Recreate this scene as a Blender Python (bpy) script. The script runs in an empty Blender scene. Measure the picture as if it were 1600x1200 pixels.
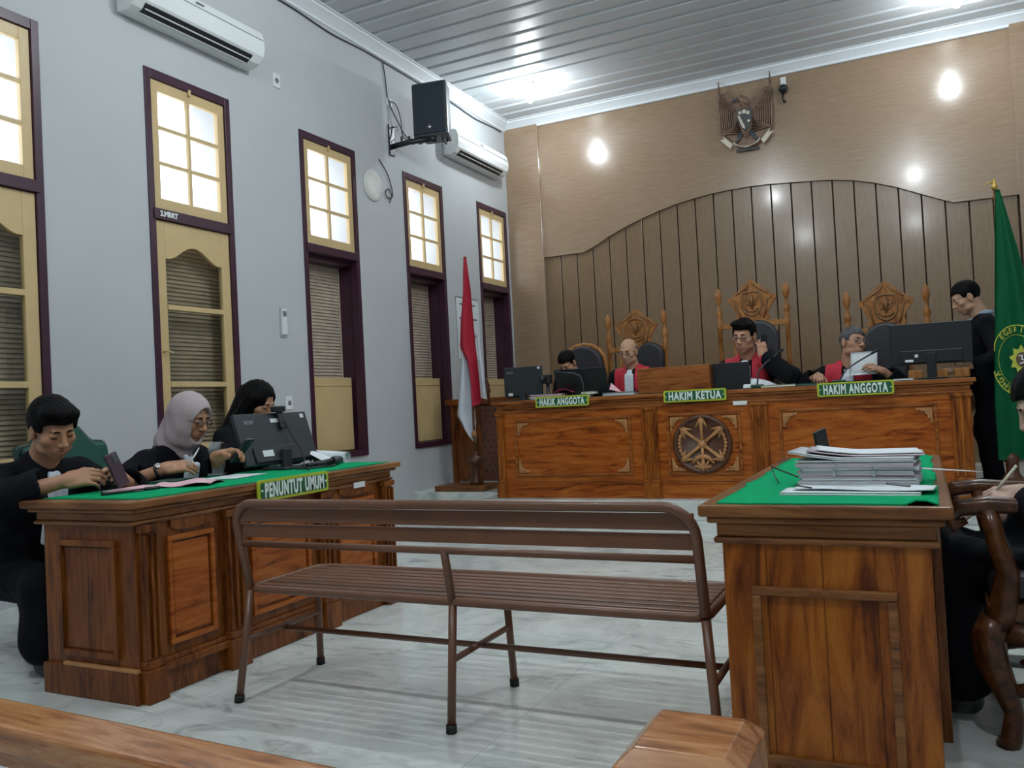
EXPO = 0.75
SKY = 2.6
LP1, LP2, LP3, LP4 = 25, 21, 52, 54
import bpy, math, random
import numpy as np
from mathutils import Vector, Matrix
S = bpy.context.scene
C = S.collection
PI = math.pi
rnd = random.Random(7)

# ---------------------------------------------------------------- camera
CAM = Matrix(((0.897, 0.056, 0.438), (0.439, 0.002, -0.899), (-0.051, 0.998, -0.023)))
_x = CAM.col[0].normalized(); _z = CAM.col[2].normalized(); _y = _z.cross(_x).normalized(); _x = _y.cross(_z)
cd = bpy.data.cameras.new('camera'); cam = bpy.data.objects.new('camera', cd); C.objects.link(cam)
m = Matrix((_x, _y, _z)).transposed().to_4x4(); m.translation = (0, 0, 1.1); cam.matrix_world = m
cd.sensor_width = 36; cd.lens = 36 * 1310 / 1600; cd.clip_start = .02
S.camera = cam
S.view_settings.view_transform = 'Standard'; S.view_settings.look = 'None'
S.view_settings.gamma = 1; S.view_settings.exposure = EXPO
S.view_settings.use_curve_mapping = False
# ---------------------------------------------------------------- sky (overcast daylight)
W = bpy.data.worlds.new('sky'); S.world = W; W.use_nodes = True
bg = W.node_tree.nodes['Background']; bg.inputs[0].default_value = (.86, .93, 1, 1); bg.inputs[1].default_value = SKY

# ---------------------------------------------------------------- mesh helpers
class MB:
    def __init__(s): s.v = []; s.f = []; s.sm = []
    def add(s, vs, fs, smooth=False):
        n = len(s.v); s.v += [tuple(v) for v in vs]; s.f += [tuple(i + n for i in f) for f in fs]
        s.sm += [smooth] * len(fs); return s
    def box(s, x0, x1, y0, y1, z0, z1):
        if x0 > x1: x0, x1 = x1, x0
        if y0 > y1: y0, y1 = y1, y0
        if z0 > z1: z0, z1 = z1, z0
        v = [(x0,y0,z0),(x1,y0,z0),(x1,y1,z0),(x0,y1,z0),(x0,y0,z1),(x1,y0,z1),(x1,y1,z1),(x0,y1,z1)]
        return s.add(v, [(0,3,2,1),(4,5,6,7),(0,1,5,4),(1,2,6,5),(2,3,7,6),(3,0,4,7)])
    def rbox(s, c, half, M):
        v = []
        for z in (-1, 1):
            for x, y in ((-1,-1),(1,-1),(1,1),(-1,1)):
                v.append(Vector(c) + M @ Vector((x*half[0], y*half[1], z*half[2])))
        return s.add(v, [(0,3,2,1),(4,5,6,7),(0,1,5,4),(1,2,6,5),(2,3,7,6),(3,0,4,7)])
    def tube(s, pts, r, n=10, cap=True, closed=False, flat=1.0):
        pts = [Vector(p) for p in pts]; N = len(pts)
        rr = r if isinstance(r, (list, tuple)) else [r] * N
        T = []
        for i in range(N):
            a = pts[(i-1) % N] if (closed or i > 0) else pts[i]; b = pts[(i+1) % N] if (closed or i < N-1) else pts[i]
            T.append((b - a).normalized())
        u = T[0].orthogonal().normalized()
        if abs(T[0].z) < .9: u = T[0].cross(Vector((0,0,1))).normalized()
        vs = []
        for i in range(N):
            u = (u - T[i] * u.dot(T[i])).normalized(); w = T[i].cross(u)
            for k in range(n):
                a = 2*PI*k/n; vs.append(pts[i] + (u*math.cos(a) + w*math.sin(a)*flat) * rr[i])
        fs = []
        for i in range(N if closed else N-1):
            j = (i+1) % N
            for k in range(n): fs.append((i*n+k, i*n+(k+1)%n, j*n+(k+1)%n, j*n+k))
        s.add(vs, fs, True)
        if cap and not closed:
            b = len(s.v) - N*n
            s.f.append(tuple(b+k for k in reversed(range(n)))); s.sm.append(False)
            s.f.append(tuple(b+(N-1)*n+k for k in range(n))); s.sm.append(False)
        return s
    def lathe(s, prof, c=(0,0,0), n=20, axis='z', M=None):
        vs = []; c = Vector(c)
        for (r, h) in prof:
            for k in range(n):
                a = 2*PI*k/n; p = Vector((r*math.cos(a), r*math.sin(a), h))
                if axis == 'y': p = Vector((p.x, -p.z, p.y))
                if axis == 'x': p = Vector((p.z, p.x, p.y))
                if M is not None: p = M @ p
                vs.append(c + p)
        fs = []
        for i in range(len(prof)-1):
            for k in range(n): fs.append((i*n+k, i*n+(k+1)%n, (i+1)*n+(k+1)%n, (i+1)*n+k))
        fs.append(tuple(reversed(range(n)))); fs.append(tuple((len(prof)-1)*n+k for k in range(n)))
        return s.add(vs, fs, True)
    def prism(s, poly, fn, t0, t1):
        n = len(poly)
        vs = [fn(a, b, t0) for a, b in poly] + [fn(a, b, t1) for a, b in poly]
        fs = [tuple(range(n)), tuple(n+k for k in reversed(range(n)))]
        for k in range(n): fs.append((k, (k+1) % n, n+(k+1) % n, n+k))
        return s.add(vs, fs)
    def grid(s, fn, nu, nv, thick=0.0, smooth=True):
        P = [[Vector(fn(i/nu, j/nv)) for j in range(nv+1)] for i in range(nu+1)]
        vs = [p for r in P for p in r]; w = nv+1
        fs = [(i*w+j, (i+1)*w+j, (i+1)*w+j+1, i*w+j+1) for i in range(nu) for j in range(nv)]
        if not thick: return s.add(vs, fs, smooth)
        nn = len(vs); b = []
        for i in range(nu+1):
            for j in range(nv+1):
                du = P[min(i+1,nu)][j] - P[max(i-1,0)][j]; dv = P[i][min(j+1,nv)] - P[i][max(j-1,0)]
                b.append(P[i][j] - du.cross(dv).normalized() * thick)
        fs2 = [tuple(x+nn for x in reversed(f)) for f in fs]
        e = [(i*w, (i+1)*w) for i in range(nu)][::-1]
        side = [(a, a+nn, c+nn, c)[::-1] for a, c in [(i*w, (i+1)*w) for i in range(nu)]]
        side += [(a, c, c+nn, a+nn)[::-1] for a, c in [(i*w+nv, (i+1)*w+nv) for i in range(nu)]]
        side += [(a, c, c+nn, a+nn)[::-1] for a, c in [(j, j+1) for j in range(nv)]]
        side += [(a, a+nn, c+nn, c)[::-1] for a, c in [(nu*w+j, nu*w+j+1) for j in range(nv)]]
        return s.add(vs + b, fs + fs2 + side, smooth)
    def xf(s, M):
        s.v = [tuple(M @ Vector(v)) for v in s.v]; return s

def obj(name, mb, mat, parent=None, bevel=0, label=None, seg=2, fix=False):
    me = bpy.data.meshes.new(name); me.from_pydata(mb.v, [], mb.f)
    me.polygons.foreach_set('use_smooth', mb.sm); me.update()
    if fix:
        import bmesh
        b = bmesh.new(); b.from_mesh(me); bmesh.ops.recalc_face_normals(b, faces=b.faces); b.to_mesh(me); b.free()
    me.materials.append(mat)
    o = bpy.data.objects.new(name, me); C.objects.link(o)
    if parent: o.parent = parent
    if bevel:
        bm = o.modifiers.new('b', 'BEVEL'); bm.width = bevel; bm.segments = seg; bm.limit_method = 'ANGLE'; bm.angle_limit = .6
        if hasattr(bm, 'harden_normals'): bm.harden_normals = False
    if label: o['label'] = label
    return o
def empty(name, loc=(0,0,0), rz=0, parent=None):
    o = bpy.data.objects.new(name, None); C.objects.link(o); o.location = loc; o.rotation_euler = (0, 0, rz)
    o.empty_display_size = .1
    if parent: o.parent = parent
    return o
def tag(o, label, cat, group=None, kind=None):
    o['label'] = label; o['category'] = cat
    if group: o['group'] = group
    if kind: o['kind'] = kind
    return o
def thing(name, label, cat, loc=(0,0,0), rz=0, group=None): return tag(empty(name, loc, rz), label, cat, group)
def struct(o): o['kind'] = 'structure'; return o
def base(o, loc):
    """give a one-mesh thing built in world coordinates its own origin"""
    L = Vector(loc)
    o.data.transform(Matrix.Translation(-L)); o.location = L; return o
def copytree(o, parent=None):
    c = o.copy(); C.objects.link(c)
    if parent: c.parent = parent
    for ch in list(o.children): copytree(ch, c)
    return c
def text_mb(txt, size, depth, bold=0.0, sx=1.0, spacing=1.0):
    cu = bpy.data.curves.new('t', 'FONT'); cu.body = txt; cu.size = size; cu.extrude = depth; cu.offset = bold
    cu.align_x = 'CENTER'; cu.align_y = 'CENTER'; cu.space_character = spacing; cu.resolution_u = 3
    o = bpy.data.objects.new('t', cu); C.objects.link(o); bpy.context.view_layer.update()
    dg = bpy.context.evaluated_depsgraph_get(); me = bpy.data.meshes.new_from_object(o.evaluated_get(dg))
    b = MB(); b.add([(v.co.x*sx, v.co.y, v.co.z) for v in me.vertices], [tuple(p.vertices) for p in me.polygons])
    bpy.data.objects.remove(o); bpy.data.curves.remove(cu); bpy.data.meshes.remove(me)
    return b
def face_m(origin, u, n):
    """matrix: local x->u, local z->n (outwards), local y->up-ish"""
    u = Vector(u).normalized(); n = Vector(n).normalized(); v = n.cross(u)
    M = Matrix((u, v, n)).transposed().to_4x4(); M.translation = origin; return M

# ---------------------------------------------------------------- materials
def nodes(name):
    M = bpy.data.materials.new(name); M.use_nodes = True; nt = M.node_tree
    return M, nt, nt.nodes['Principled BSDF']
def N(nt, t, **k):
    n = nt.nodes.new(t)
    for a, b in k.items(): setattr(n, a, b)
    return n
def ramp(nt, fac, stops):
    r = N(nt, 'ShaderNodeValToRGB'); e = r.color_ramp.elements
    while len(e) < len(stops): e.new(.5)
    for i, (p, c) in enumerate(stops): e[i].position = p; e[i].color = (*c, 1)
    nt.links.new(fac, r.inputs[0]); return r.outputs[0]
def coords(nt, scale=(1,1,1), kind='Object', rot=(0,0,0)):
    t = N(nt, 'ShaderNodeTexCoord'); mp = N(nt, 'ShaderNodeMapping'); mp.inputs['Scale'].default_value = scale
    mp.inputs['Rotation'].default_value = rot
    nt.links.new(t.outputs[kind], mp.inputs[0]); return mp.outputs[0]
def noise(nt, vec, scale, detail=4, rough=.55, dist=0):
    n = N(nt, 'ShaderNodeTexNoise'); nt.links.new(vec, n.inputs[0])
    n.inputs['Scale'].default_value = scale; n.inputs['Detail'].default_value = detail
    n.inputs['Roughness'].default_value = rough; n.inputs['Distortion'].default_value = dist; return n.outputs[0]
def bump(nt, p, h, strength=.2, dist=.01):
    b = N(nt, 'ShaderNodeBump'); b.inputs['Strength'].default_value = strength; b.inputs['Distance'].default_value = dist
    nt.links.new(h, b.inputs['Height']); nt.links.new(b.outputs[0], p.inputs['Normal'])
def plain(name, col, rough=.5, metal=0, var=.08, scale=6, bmp=0, bscale=60, spec=.5, coat=0, sheen=0):
    M, nt, p = nodes(name); v = coords(nt)
    c = ramp(nt, noise(nt, v, scale), [(.3, [x*(1-var) for x in col]), (.7, [min(1, x*(1+var)) for x in col])])
    nt.links.new(c, p.inputs['Base Color']); p.inputs['Roughness'].default_value = rough
    p.inputs['Metallic'].default_value = metal; p.inputs['Specular IOR Level'].default_value = spec
    p.inputs['Coat Weight'].default_value = coat; p.inputs['Sheen Weight'].default_value = sheen
    if bmp: bump(nt, p, noise(nt, v, bscale, 3), bmp, .004)
    return M
def wood(name, dark, mid, light, scale=(1,1,1), rough=.28, coat=.25, big=2.2, fine=26, coatr=.15):
    """grain runs along the axis with the small scale"""
    M, nt, p = nodes(name); v = coords(nt, scale)
    a = noise(nt, v, big, 5, .6, 1.6); b = noise(nt, v, fine, 4, .6, .4)
    mx = N(nt, 'ShaderNodeMath', operation='MULTIPLY_ADD'); nt.links.new(b, mx.inputs[0]); mx.inputs[1].default_value = .20
    nt.links.new(a, mx.inputs[2])
    c = ramp(nt, mx.outputs[0], [(.40, dark), (.54, mid), (.74, light)])
    nt.links.new(c, p.inputs['Base Color']); p.inputs['Roughness'].default_value = rough
    p.inputs['Coat Weight'].default_value = coat; p.inputs['Coat Roughness'].default_value = coatr; p.inputs['Specular IOR Level'].default_value = .22
    bump(nt, p, b, .08, .002); return M
def emis(name, col, s):
    M, nt, p = nodes(name); p.inputs['Emission Color'].default_value = (*col, 1); p.inputs['Emission Strength'].default_value = s
    p.inputs['Base Color'].default_value = (*col, 1); return M
def glassm(name, tint=(1,1,1), gl=.08):
    M, nt, p = nodes(name); tr = N(nt, 'ShaderNodeBsdfTransparent'); tr.inputs[0].default_value = (*tint, 1)
    g = N(nt, 'ShaderNodeBsdfGlossy'); g.inputs['Roughness'].default_value = .06
    mx = N(nt, 'ShaderNodeMixShader'); lw = N(nt, 'ShaderNodeLayerWeight'); lw.inputs[0].default_value = .35
    pw = N(nt, 'ShaderNodeMath', operation='POWER'); nt.links.new(lw.outputs[1], pw.inputs[0]); pw.inputs[1].default_value = 3
    fr = N(nt, 'ShaderNodeMath', operation='MULTIPLY_ADD'); nt.links.new(pw.outputs[0], fr.inputs[0]); fr.inputs[1].default_value = .5; fr.inputs[2].default_value = gl*.4
    nt.links.new(fr.outputs[0], mx.inputs[0]); nt.links.new(tr.outputs[0], mx.inputs[1]); nt.links.new(g.outputs[0], mx.inputs[2])
    nt.links.new(mx.outputs[0], nt.nodes['Material Output'].inputs[0]); return M

M_wall = plain('white_wall_paint', (.50,.52,.535), .75, var=.03, scale=1.2, bmp=.25, bscale=35)
M_trim = plain('white_gloss_plaster', (.72,.76,.79), .5, var=.02)
M_ceil = plain('white_metal_sheet', (.52,.55,.57), .35, var=.05, scale=.8, spec=.6)
M_yel = plain('ochre_gloss_paint', (.60,.44,.22), .4, var=.05, scale=4)
M_mar = plain('maroon_gloss_paint', (.045,.012,.028), .35, var=.15, scale=5)
M_louv = plain('brown_louvre_paint', (.50,.41,.32), .6, var=.12, scale=9)
M_blk = plain('black_plastic', (.012,.014,.017), .42, var=.1)
M_blkm = plain('black_metal', (.02,.022,.026), .35, var=.1, metal=.3)
M_grey = plain('grey_plastic', (.17,.18,.19), .4)
M_dkgrey = plain('dark_grey_plastic', (.045,.052,.06), .38)
M_wht = plain('white_plastic', (.72,.75,.75), .35, var=.02)
M_paper = plain('white_paper', (.72,.76,.78), .7, var=.02)
M_pink = plain('pink_paper', (.75,.46,.52), .7, var=.03)
M_cream = plain('cream_paper', (.60,.58,.45), .7, var=.04)
M_redp = plain('red_folder_card', (.45,.05,.09), .5)
M_cable = plain('grey_cable_rubber', (.05,.055,.06), .5)
M_gold = plain('gilt_paint', (.55,.36,.08), .35, metal=.4)
M_silver = plain('silver_metal', (.6,.6,.6), .25, metal=.9)
M_glass = glassm('window_glass')
M_gglass = glassm('shutter_door_glass', (.86,.87,.84))
M_wred = wood('red_teak_dark', (.050,.011,.002), (.135,.036,.006), (.24,.075,.014), (7,7,1), .34, .18)
M_wredh = wood('red_teak_level_grain', (.09,.016,.001), (.30,.066,.006), (.42,.125,.018), (1,1,7), .36, .15)
M_wredy = wood('red_teak_edge', (.08,.020,.003), (.24,.068,.012), (.36,.13,.03), (1,1,8), .34, .2)
M_bench = wood('orange_teak_vertical', (.085,.016,.001), (.22,.055,.005), (.36,.115,.014), (7,7,1), .34, .18)
M_bencht = wood('brown_teak_crown', (.07,.026,.009), (.17,.062,.019), (.27,.11,.035), (1,1,8), .34, .2)
M_throne = wood('honey_carved_teak', (.12,.038,.010), (.30,.115,.028), (.42,.19,.055), (5,5,2), .4, .2)
M_carv = plain('tan_carving', (.42,.20,.07), .45, var=.2, scale=14)
M_carvd = plain('dark_carving', (.085,.030,.012), .4, var=.3, scale=14, bmp=.4)
M_tube = plain('brown_enamel', (.15,.064,.034), .36, var=.1, scale=8, coat=.1)
M_rub = plain('black_rubber', (.01,.01,.01), .7)
M_leath = plain('charcoal_leather', (.022,.021,.026), .4, bmp=.3, bscale=50)
M_gleath = plain('green_leather', (.008,.075,.052), .3, bmp=.25, bscale=40, coat=.2)
M_felt = plain('green_felt', (.001,.33,.125), .95, var=.06, scale=30, bmp=.3, bscale=160, spec=.1)
M_beam = wood('foreground_teak', (.13,.036,.008), (.32,.11,.028), (.50,.23,.09), (1,8,8), .25, .5)
# laminate on the judges' wall
def laminate(name, c1, c2, scale, rough=.22):
    M, nt, p = nodes(name); v = coords(nt, scale)
    a = noise(nt, v, 6, 5, .6, .3); b = noise(nt, v, 40, 2, .5)
    mx = N(nt, 'ShaderNodeMath', operation='MULTIPLY_ADD'); nt.links.new(b, mx.inputs[0]); mx.inputs[1].default_value = .4; nt.links.new(a, mx.inputs[2])
    nt.links.new(ramp(nt, mx.outputs[0], [(.45, c1), (.95, c2)]), p.inputs['Base Color'])
    p.inputs['Roughness'].default_value = rough; p.inputs['Coat Weight'].default_value = .3; p.inputs['Coat Roughness'].default_value = .12; return M
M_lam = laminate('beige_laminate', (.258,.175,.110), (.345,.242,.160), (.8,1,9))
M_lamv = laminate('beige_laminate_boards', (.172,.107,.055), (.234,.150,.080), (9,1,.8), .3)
# marble floor tiles
def marble():
    M, nt, p = nodes('marble_tiles'); v = coords(nt)
    a = noise(nt, v, 1.3, 7, .66, 2.2); vs = coords(nt, (1.2,3.5,1)); b = noise(nt, vs, 2.2, 6, .65, 1.2)
    c1 = ramp(nt, a, [(.34, (.52,.55,.53)), (.60, (.71,.75,.715))])
    c2 = ramp(nt, b, [(.30, (.40,.43,.42)), (.46, (1,1,1))])
    mx = N(nt, 'ShaderNodeMix', data_type='RGBA', blend_type='MULTIPLY'); mx.inputs[0].default_value = .75
    nt.links.new(c1, mx.inputs[6]); nt.links.new(c2, mx.inputs[7])
    br = N(nt, 'ShaderNodeTexBrick'); br.offset = 0; br.inputs['Scale'].default_value = 1
    br.inputs['Brick Width'].default_value = .66; br.inputs['Row Height'].default_value = .66; br.inputs['Mortar Size'].default_value = .0022
    br.inputs['Color1'].default_value = br.inputs['Color2'].default_value = (1,1,1,1); br.inputs['Mortar'].default_value = (.74,.75,.74,1)
    nt.links.new(v, br.inputs[0])
    m2 = N(nt, 'ShaderNodeMix', data_type='RGBA', blend_type='MULTIPLY'); m2.inputs[0].default_value = 1
    nt.links.new(mx.outputs[2], m2.inputs[6]); nt.links.new(br.outputs[0], m2.inputs[7])
    nt.links.new(m2.outputs[2], p.inputs['Base Color']); p.inputs['Roughness'].default_value = .16
    p.inputs['Specular IOR Level'].default_value = .5; return M
M_marb = marble()
# ================================================================ ROOM
XL, XR, YB, YF, ZC = -5.1, 1.55, 10.70, -3.2, 5.05
DZ = .175
struct(obj('floor', MB().box(XL-.1, XR+.1, YF-.1, YB+.2, -.1, 0), M_marb))
# raised platform of the judges: set back by the window wall, forward under the bench
dm = MB().box(XL, -3.95, 7.86, YB, 0, DZ).box(-3.95, XR, 7.24, YB, 0, DZ)
struct(obj('floor_platform', dm, M_marb, bevel=.006))
W0 = [2.74, 4.437, 6.18, 7.927, 9.67]; WW = .86; WZ0, WZ1 = .65, 3.77
wl = MB(); XO = XL - .42
ys = [YF] + [y for w in W0 for y in (w, w+WW)] + [YB+.2]
for i in range(0, len(ys), 2): wl.box(XO, XL, ys[i], ys[i+1], 0, 5.3)
for w in W0: wl.box(XO, XL, w, w+WW, 0, WZ0).box(XO, XL, w, w+WW, WZ1, 5.3)
struct(obj('wall_left', wl, M_wall))
struct(obj('wall_right', MB().box(XR, XR+.2, YF, YB+.2, 0, 5.3), M_wall))
struct(obj('wall_front', MB().box(XL, XR, YF-.2, YF, 0, 5.3), M_wall))
struct(obj('wall_back', MB().box(XL, XR, YB+.07, YB+.25, 0, 5.3), M_wall))
# metal sheet ceiling, ribs running across the room
cb = MB(); prof = []; y = YF
while y < YB+.2:
    prof += [(y, ZC), (y+.185, ZC), (y+.20, ZC+.018), (y+.245, ZC+.018), (y+.262, ZC)]; y += .27
n = len(prof); vs = [(x, a, b) for x in (XL-.1, -2.87) for a, b in prof]
cb.add(vs, [(i, i+1, n+i+1, n+i) for i in range(n-1)])
vs = [(x, a, b-.004) for x in (-2.88, XR+.1) for a, b in prof]
cb.add(vs, [(i, i+1, n+i+1, n+i) for i in range(n-1)])
cb.box(XL-.1, XR+.1, YF-.1, YB+.3, ZC+.05, ZC+.2)
struct(obj('ceiling', cb, M_ceil))
def cove(path_fn, L0, L1):
    pr = [(0, ZC-.125), (.018, ZC-.12), (.02, ZC-.095), (.045, ZC-.07), (.075, ZC-.045), (.098, ZC-.03), (.10, ZC-.012), (.125, ZC-.008), (.125, ZC+.01), (0, ZC+.01)]
    m = MB(); n = len(pr); m.add([path_fn(L0, a, b) for a, b in pr] + [path_fn(L1, a, b) for a, b in pr],
        [(i, (i+1) % n, n+(i+1) % n, n+i) for i in range(n)] + [tuple(range(n)), tuple(n+i for i in reversed(range(n)))]); return m
struct(obj('trim_1', cove(lambda l, a, b: (XL+a, l, b), YF, YB), M_trim, fix=True))
struct(obj('trim_2', cove(lambda l, a, b: (l, YB-.07-a, b), XL, XR), M_trim, fix=True))
struct(obj('trim_3', cove(lambda l, a, b: (XR-a, l, b), YF, YB), M_trim, fix=True))
# --- judges' wall: laminate
struct(obj('trim_4', MB().box(XL, -4.585, YB-.09, YB+.07, DZ, ZC-.05), M_lam, bevel=.004))
struct(obj('trim_5', MB().box(1.075, XR, YB-.09, YB+.07, DZ, ZC-.05), M_lam, bevel=.004))
curve = [(-4.595,3.095),(-4.005,3.093),(-3.80,3.175),(-3.639,3.26),(-3.419,3.35),(-3.185,3.432),(-2.95,3.50),(-2.723,3.553),(-2.49,3.592),(-2.256,3.620),(-2.02,3.632),(-1.786,3.636),(-1.55,3.628),(-1.313,3.608),(-1.07,3.588),(-.838,3.565),(-.599,3.522),(-.359,3.453),(-.126,3.363),(.108,3.251),(.343,3.142),(.44,3.10),(1.085,3.092)]
def cz(x):
    for (a, b), (c, d) in zip(curve, curve[1:]):
        if a <= x <= c: return b + (d-b)*(x-a)/(c-a)
    return 3.09
up = MB().prism([(-4.59, ZC-.05)] + curve + [(1.08, ZC-.05)], lambda a, b, t: (a, t, b), YB-.055, YB+.06)
struct(obj('wall_panel_upper', up, M_lam, fix=True, bevel=.003))
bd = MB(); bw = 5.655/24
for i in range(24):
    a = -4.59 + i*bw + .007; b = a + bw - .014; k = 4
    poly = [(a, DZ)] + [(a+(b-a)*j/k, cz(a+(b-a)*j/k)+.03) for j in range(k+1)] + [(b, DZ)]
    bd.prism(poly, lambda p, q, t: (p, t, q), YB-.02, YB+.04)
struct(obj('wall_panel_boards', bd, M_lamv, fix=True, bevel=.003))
M_groove = plain('dark_brown_backing', (.05,.026,.014), .6)
struct(obj('wall_panel_backing', MB().box(-4.59, 1.08, YB+.04, YB+.069, DZ, 4.2), M_groove))
# --- windows
def arch_z(u):  # u 0..1 across the casement glass
    u = abs(u-.5)*2
    return 2.335 + .115*(.5+.5*math.cos(PI*min(1, u/.86)))**.8
def window(n, w0, kind):
    w1 = w0+WW; T = .055
    R = struct(empty('window_%d' % n, (XL, w0, WZ0)))
    def P(nm, mb, mat, par=R, bev=.003, **k):
        mb.xf(Matrix.Translation((-XL, -w0, -WZ0))); return obj(nm, mb, mat, par, bevel=bev, **k)
    fx0, fx1 = XL-.07, XL+.012
    f = MB().box(fx0, fx1, w0, w0+T, WZ0, WZ1).box(fx0, fx1, w1-T, w1, WZ0, WZ1).box(fx0, fx1, w0+T, w1-T, WZ1-.07, WZ1)
    f.box(fx0, fx1+.01, w0+T, w1-T, WZ0, WZ0+.06).box(fx0, fx1+.012, w0+T-.02, w1-T+.02, 2.625, 2.705)
    P('window_frame', f, M_mar)
    # upper six-pane sash
    s0, s1, z0, z1 = w0+T+.003, w1-T-.003, 2.708, 3.697; a, b = XL-.045, XL-.005; st = .07
    s = MB().box(a, b, s0, s0+st, z0, z1).box(a, b, s1-st, s1, z0, z1).box(a, b, s0+st, s1-st, z0, z0+.085).box(a, b, s0+st, s1-st, z1-.08, z1)
    ym = (s0+s1)/2; s.box(a+.006, b-.004, ym-.014, ym+.014, z0+.08, z1-.07)
    for k in (1, 2):
        zz = z0+.085 + (z1-z0-.165)*k/3; s.box(a+.007, b-.005, s0+st-.01, s1-st+.01, zz-.014, zz+.014)
    P('sash', s, M_yel)
    P('pane', MB().box(XL-.028, XL-.024, s0+st, s1-st, z0+.08, z1-.075), M_glass, bev=0)
    P('latch', MB().box(XL-.006, XL+.018, ym-.012, ym+.012, 3.665, 3.715), M_yel)
    if kind == 'door':
        c0, c1, z0, z1 = s0, s1, WZ0+.063, 2.62
        st = .085; ga, gb = c0+st, c1-st-.005
        m = MB().box(a, b, c0, ga, z0, z1).box(a, b, gb, c1, z0, z1).box(a, b, ga, gb, z0, z0+.2)
        k = 14; poly = [(ga, z1)] + [(ga+(gb-ga)*i/k, arch_z(i/k)) for i in range(k+1)] + [(gb, z1)]
        m.prism(poly, lambda p, q, t: (t, p, q), a, b)
        for zz in (1.965, 1.375): m.box(a-.004, b+.008, ga, gb, zz-.02, zz+.02)
        P('casement', m, M_yel, fix=True)
        P('casement_glass', MB().box(XL-.028, XL-.024, ga, gb, z0+.1, z1-.05), M_gglass, bev=0)
        P('casement_handle', MB().tube([(XL-.004, c0+.03, 1.62), (XL+.03, c0+.03, 1.625), (XL+.034, c0+.085, 1.615)], .008), M_yel, bev=0)
        lx, l0, l1, lz0, lz1 = XL-.15, w0+.0, w1-.0, WZ0+.0, 2.66
    else:
        r = MB().box(XL-.36, fx0, w0+.0, w0+.03, WZ0, 2.63).box(XL-.36, fx0, w1-.03, w1, WZ0, 2.63).box(XL-.36, fx0, w0, w1, 2.58, 2.63).box(XL-.36, fx0, w0, w1, WZ0, WZ0+.03)
        P('reveal_lining', r, M_mar)
        P('low_panel', MB().box(XL-.145, XL-.115, w0+.01, w1-T-.012, WZ0+.065, 1.445).box(XL-.117, XL-.108, w0+.03, w1-T-.03, 1.36, 1.375), M_yel)
        lx, l0, l1, lz0, lz1 = XL-.24, w0+.02, w1-.02, WZ0+.02, 2.59
    sh = MB().box(lx-.03, lx, l0, l0+.03, lz0, lz1).box(lx-.03, lx, l1-.03, l1, lz0, lz1).box(lx-.031, lx-.026, l0, l1, lz0, lz1)
    zz = lz0
    Q = Matrix.Rotation(1.12, 3, 'Y')
    while zz < lz1:
        sh.rbox((lx-.012, (l0+l1)/2, zz), (.021, (l1-l0)/2, .0035), Q); zz += .033
    P('louvre_shutter', sh, M_louv, bev=0)
    return R
for i, w in enumerate(W0): R = window(i+1, w, 'door' if i < 2 else 'deep')
# sticker lettering on the bar of the second window
st = text_mb('2.MRRT', .055, .001, .003, .9); st.xf(face_m((XL+.03, 4.60, 2.665), (0,1,0), (1,0,0)))
tag(obj('sticker', st, M_wht), 'small white lettering stuck on the maroon bar of the second window', 'sticker')
# floor strip on the right
struct(obj('trim_6', MB().box(-.02, XR, 3.70, 3.80, 0, .02), plain('dark_marble_strip', (.09,.095,.1), .3), bevel=.003))
# neighbouring roof seen high through the panes is left to the sky

# ================================================================ LAMPS
def lamp(x, y, label, power, vis=True):
    t = thing('ceiling_lamp', label, 'lamp', (x, y, ZC), 0, None)
    obj('lamp_holder', MB().lathe([(.0,0),(.055,0),(.055,-.02),(.035,-.045),(.024,-.06),(.024,-.075),(.0,-.075)][::-1], n=20), M_wht, t)
    b = MB().lathe([(.0,-.245),(.018,-.242),(.033,-.23),(.043,-.205),(.045,-.18),(.04,-.15),(.028,-.11),(.022,-.075),(.0,-.075)], n=24)
    obj('bulb', b, M_bulb, t)
    ld = bpy.data.lights.new('bulb_light', 'POINT'); ld.energy = power; ld.color = (.90,.97,1.0); ld.shadow_soft_size = .045
    lo = bpy.data.objects.new('bulb_light', ld); C.objects.link(lo); lo.parent = t; lo.location = (0, 0, -.30)
M_bulb = emis('lit_bulb', (.85,.95,1), 40)
lamp(-4.15, 9.44, 'bright bare bulb on the ceiling near the judges wall, the left one', LP1)
lamp(.53, 9.45, 'bright bare bulb on the ceiling near the judges wall, the right one', LP2)
lamp(-2.3, 4.9, 'bare bulb on the ceiling above the metal bench, middle row left', LP3)
lamp(.1, 4.9, 'bare bulb on the ceiling above the defence table, middle row right', LP3)
lamp(-2.3, .2, 'bare bulb on the ceiling at the public end, left', LP4)
lamp(.1, .2, 'bare bulb on the ceiling at the public end, right', LP4)
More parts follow.
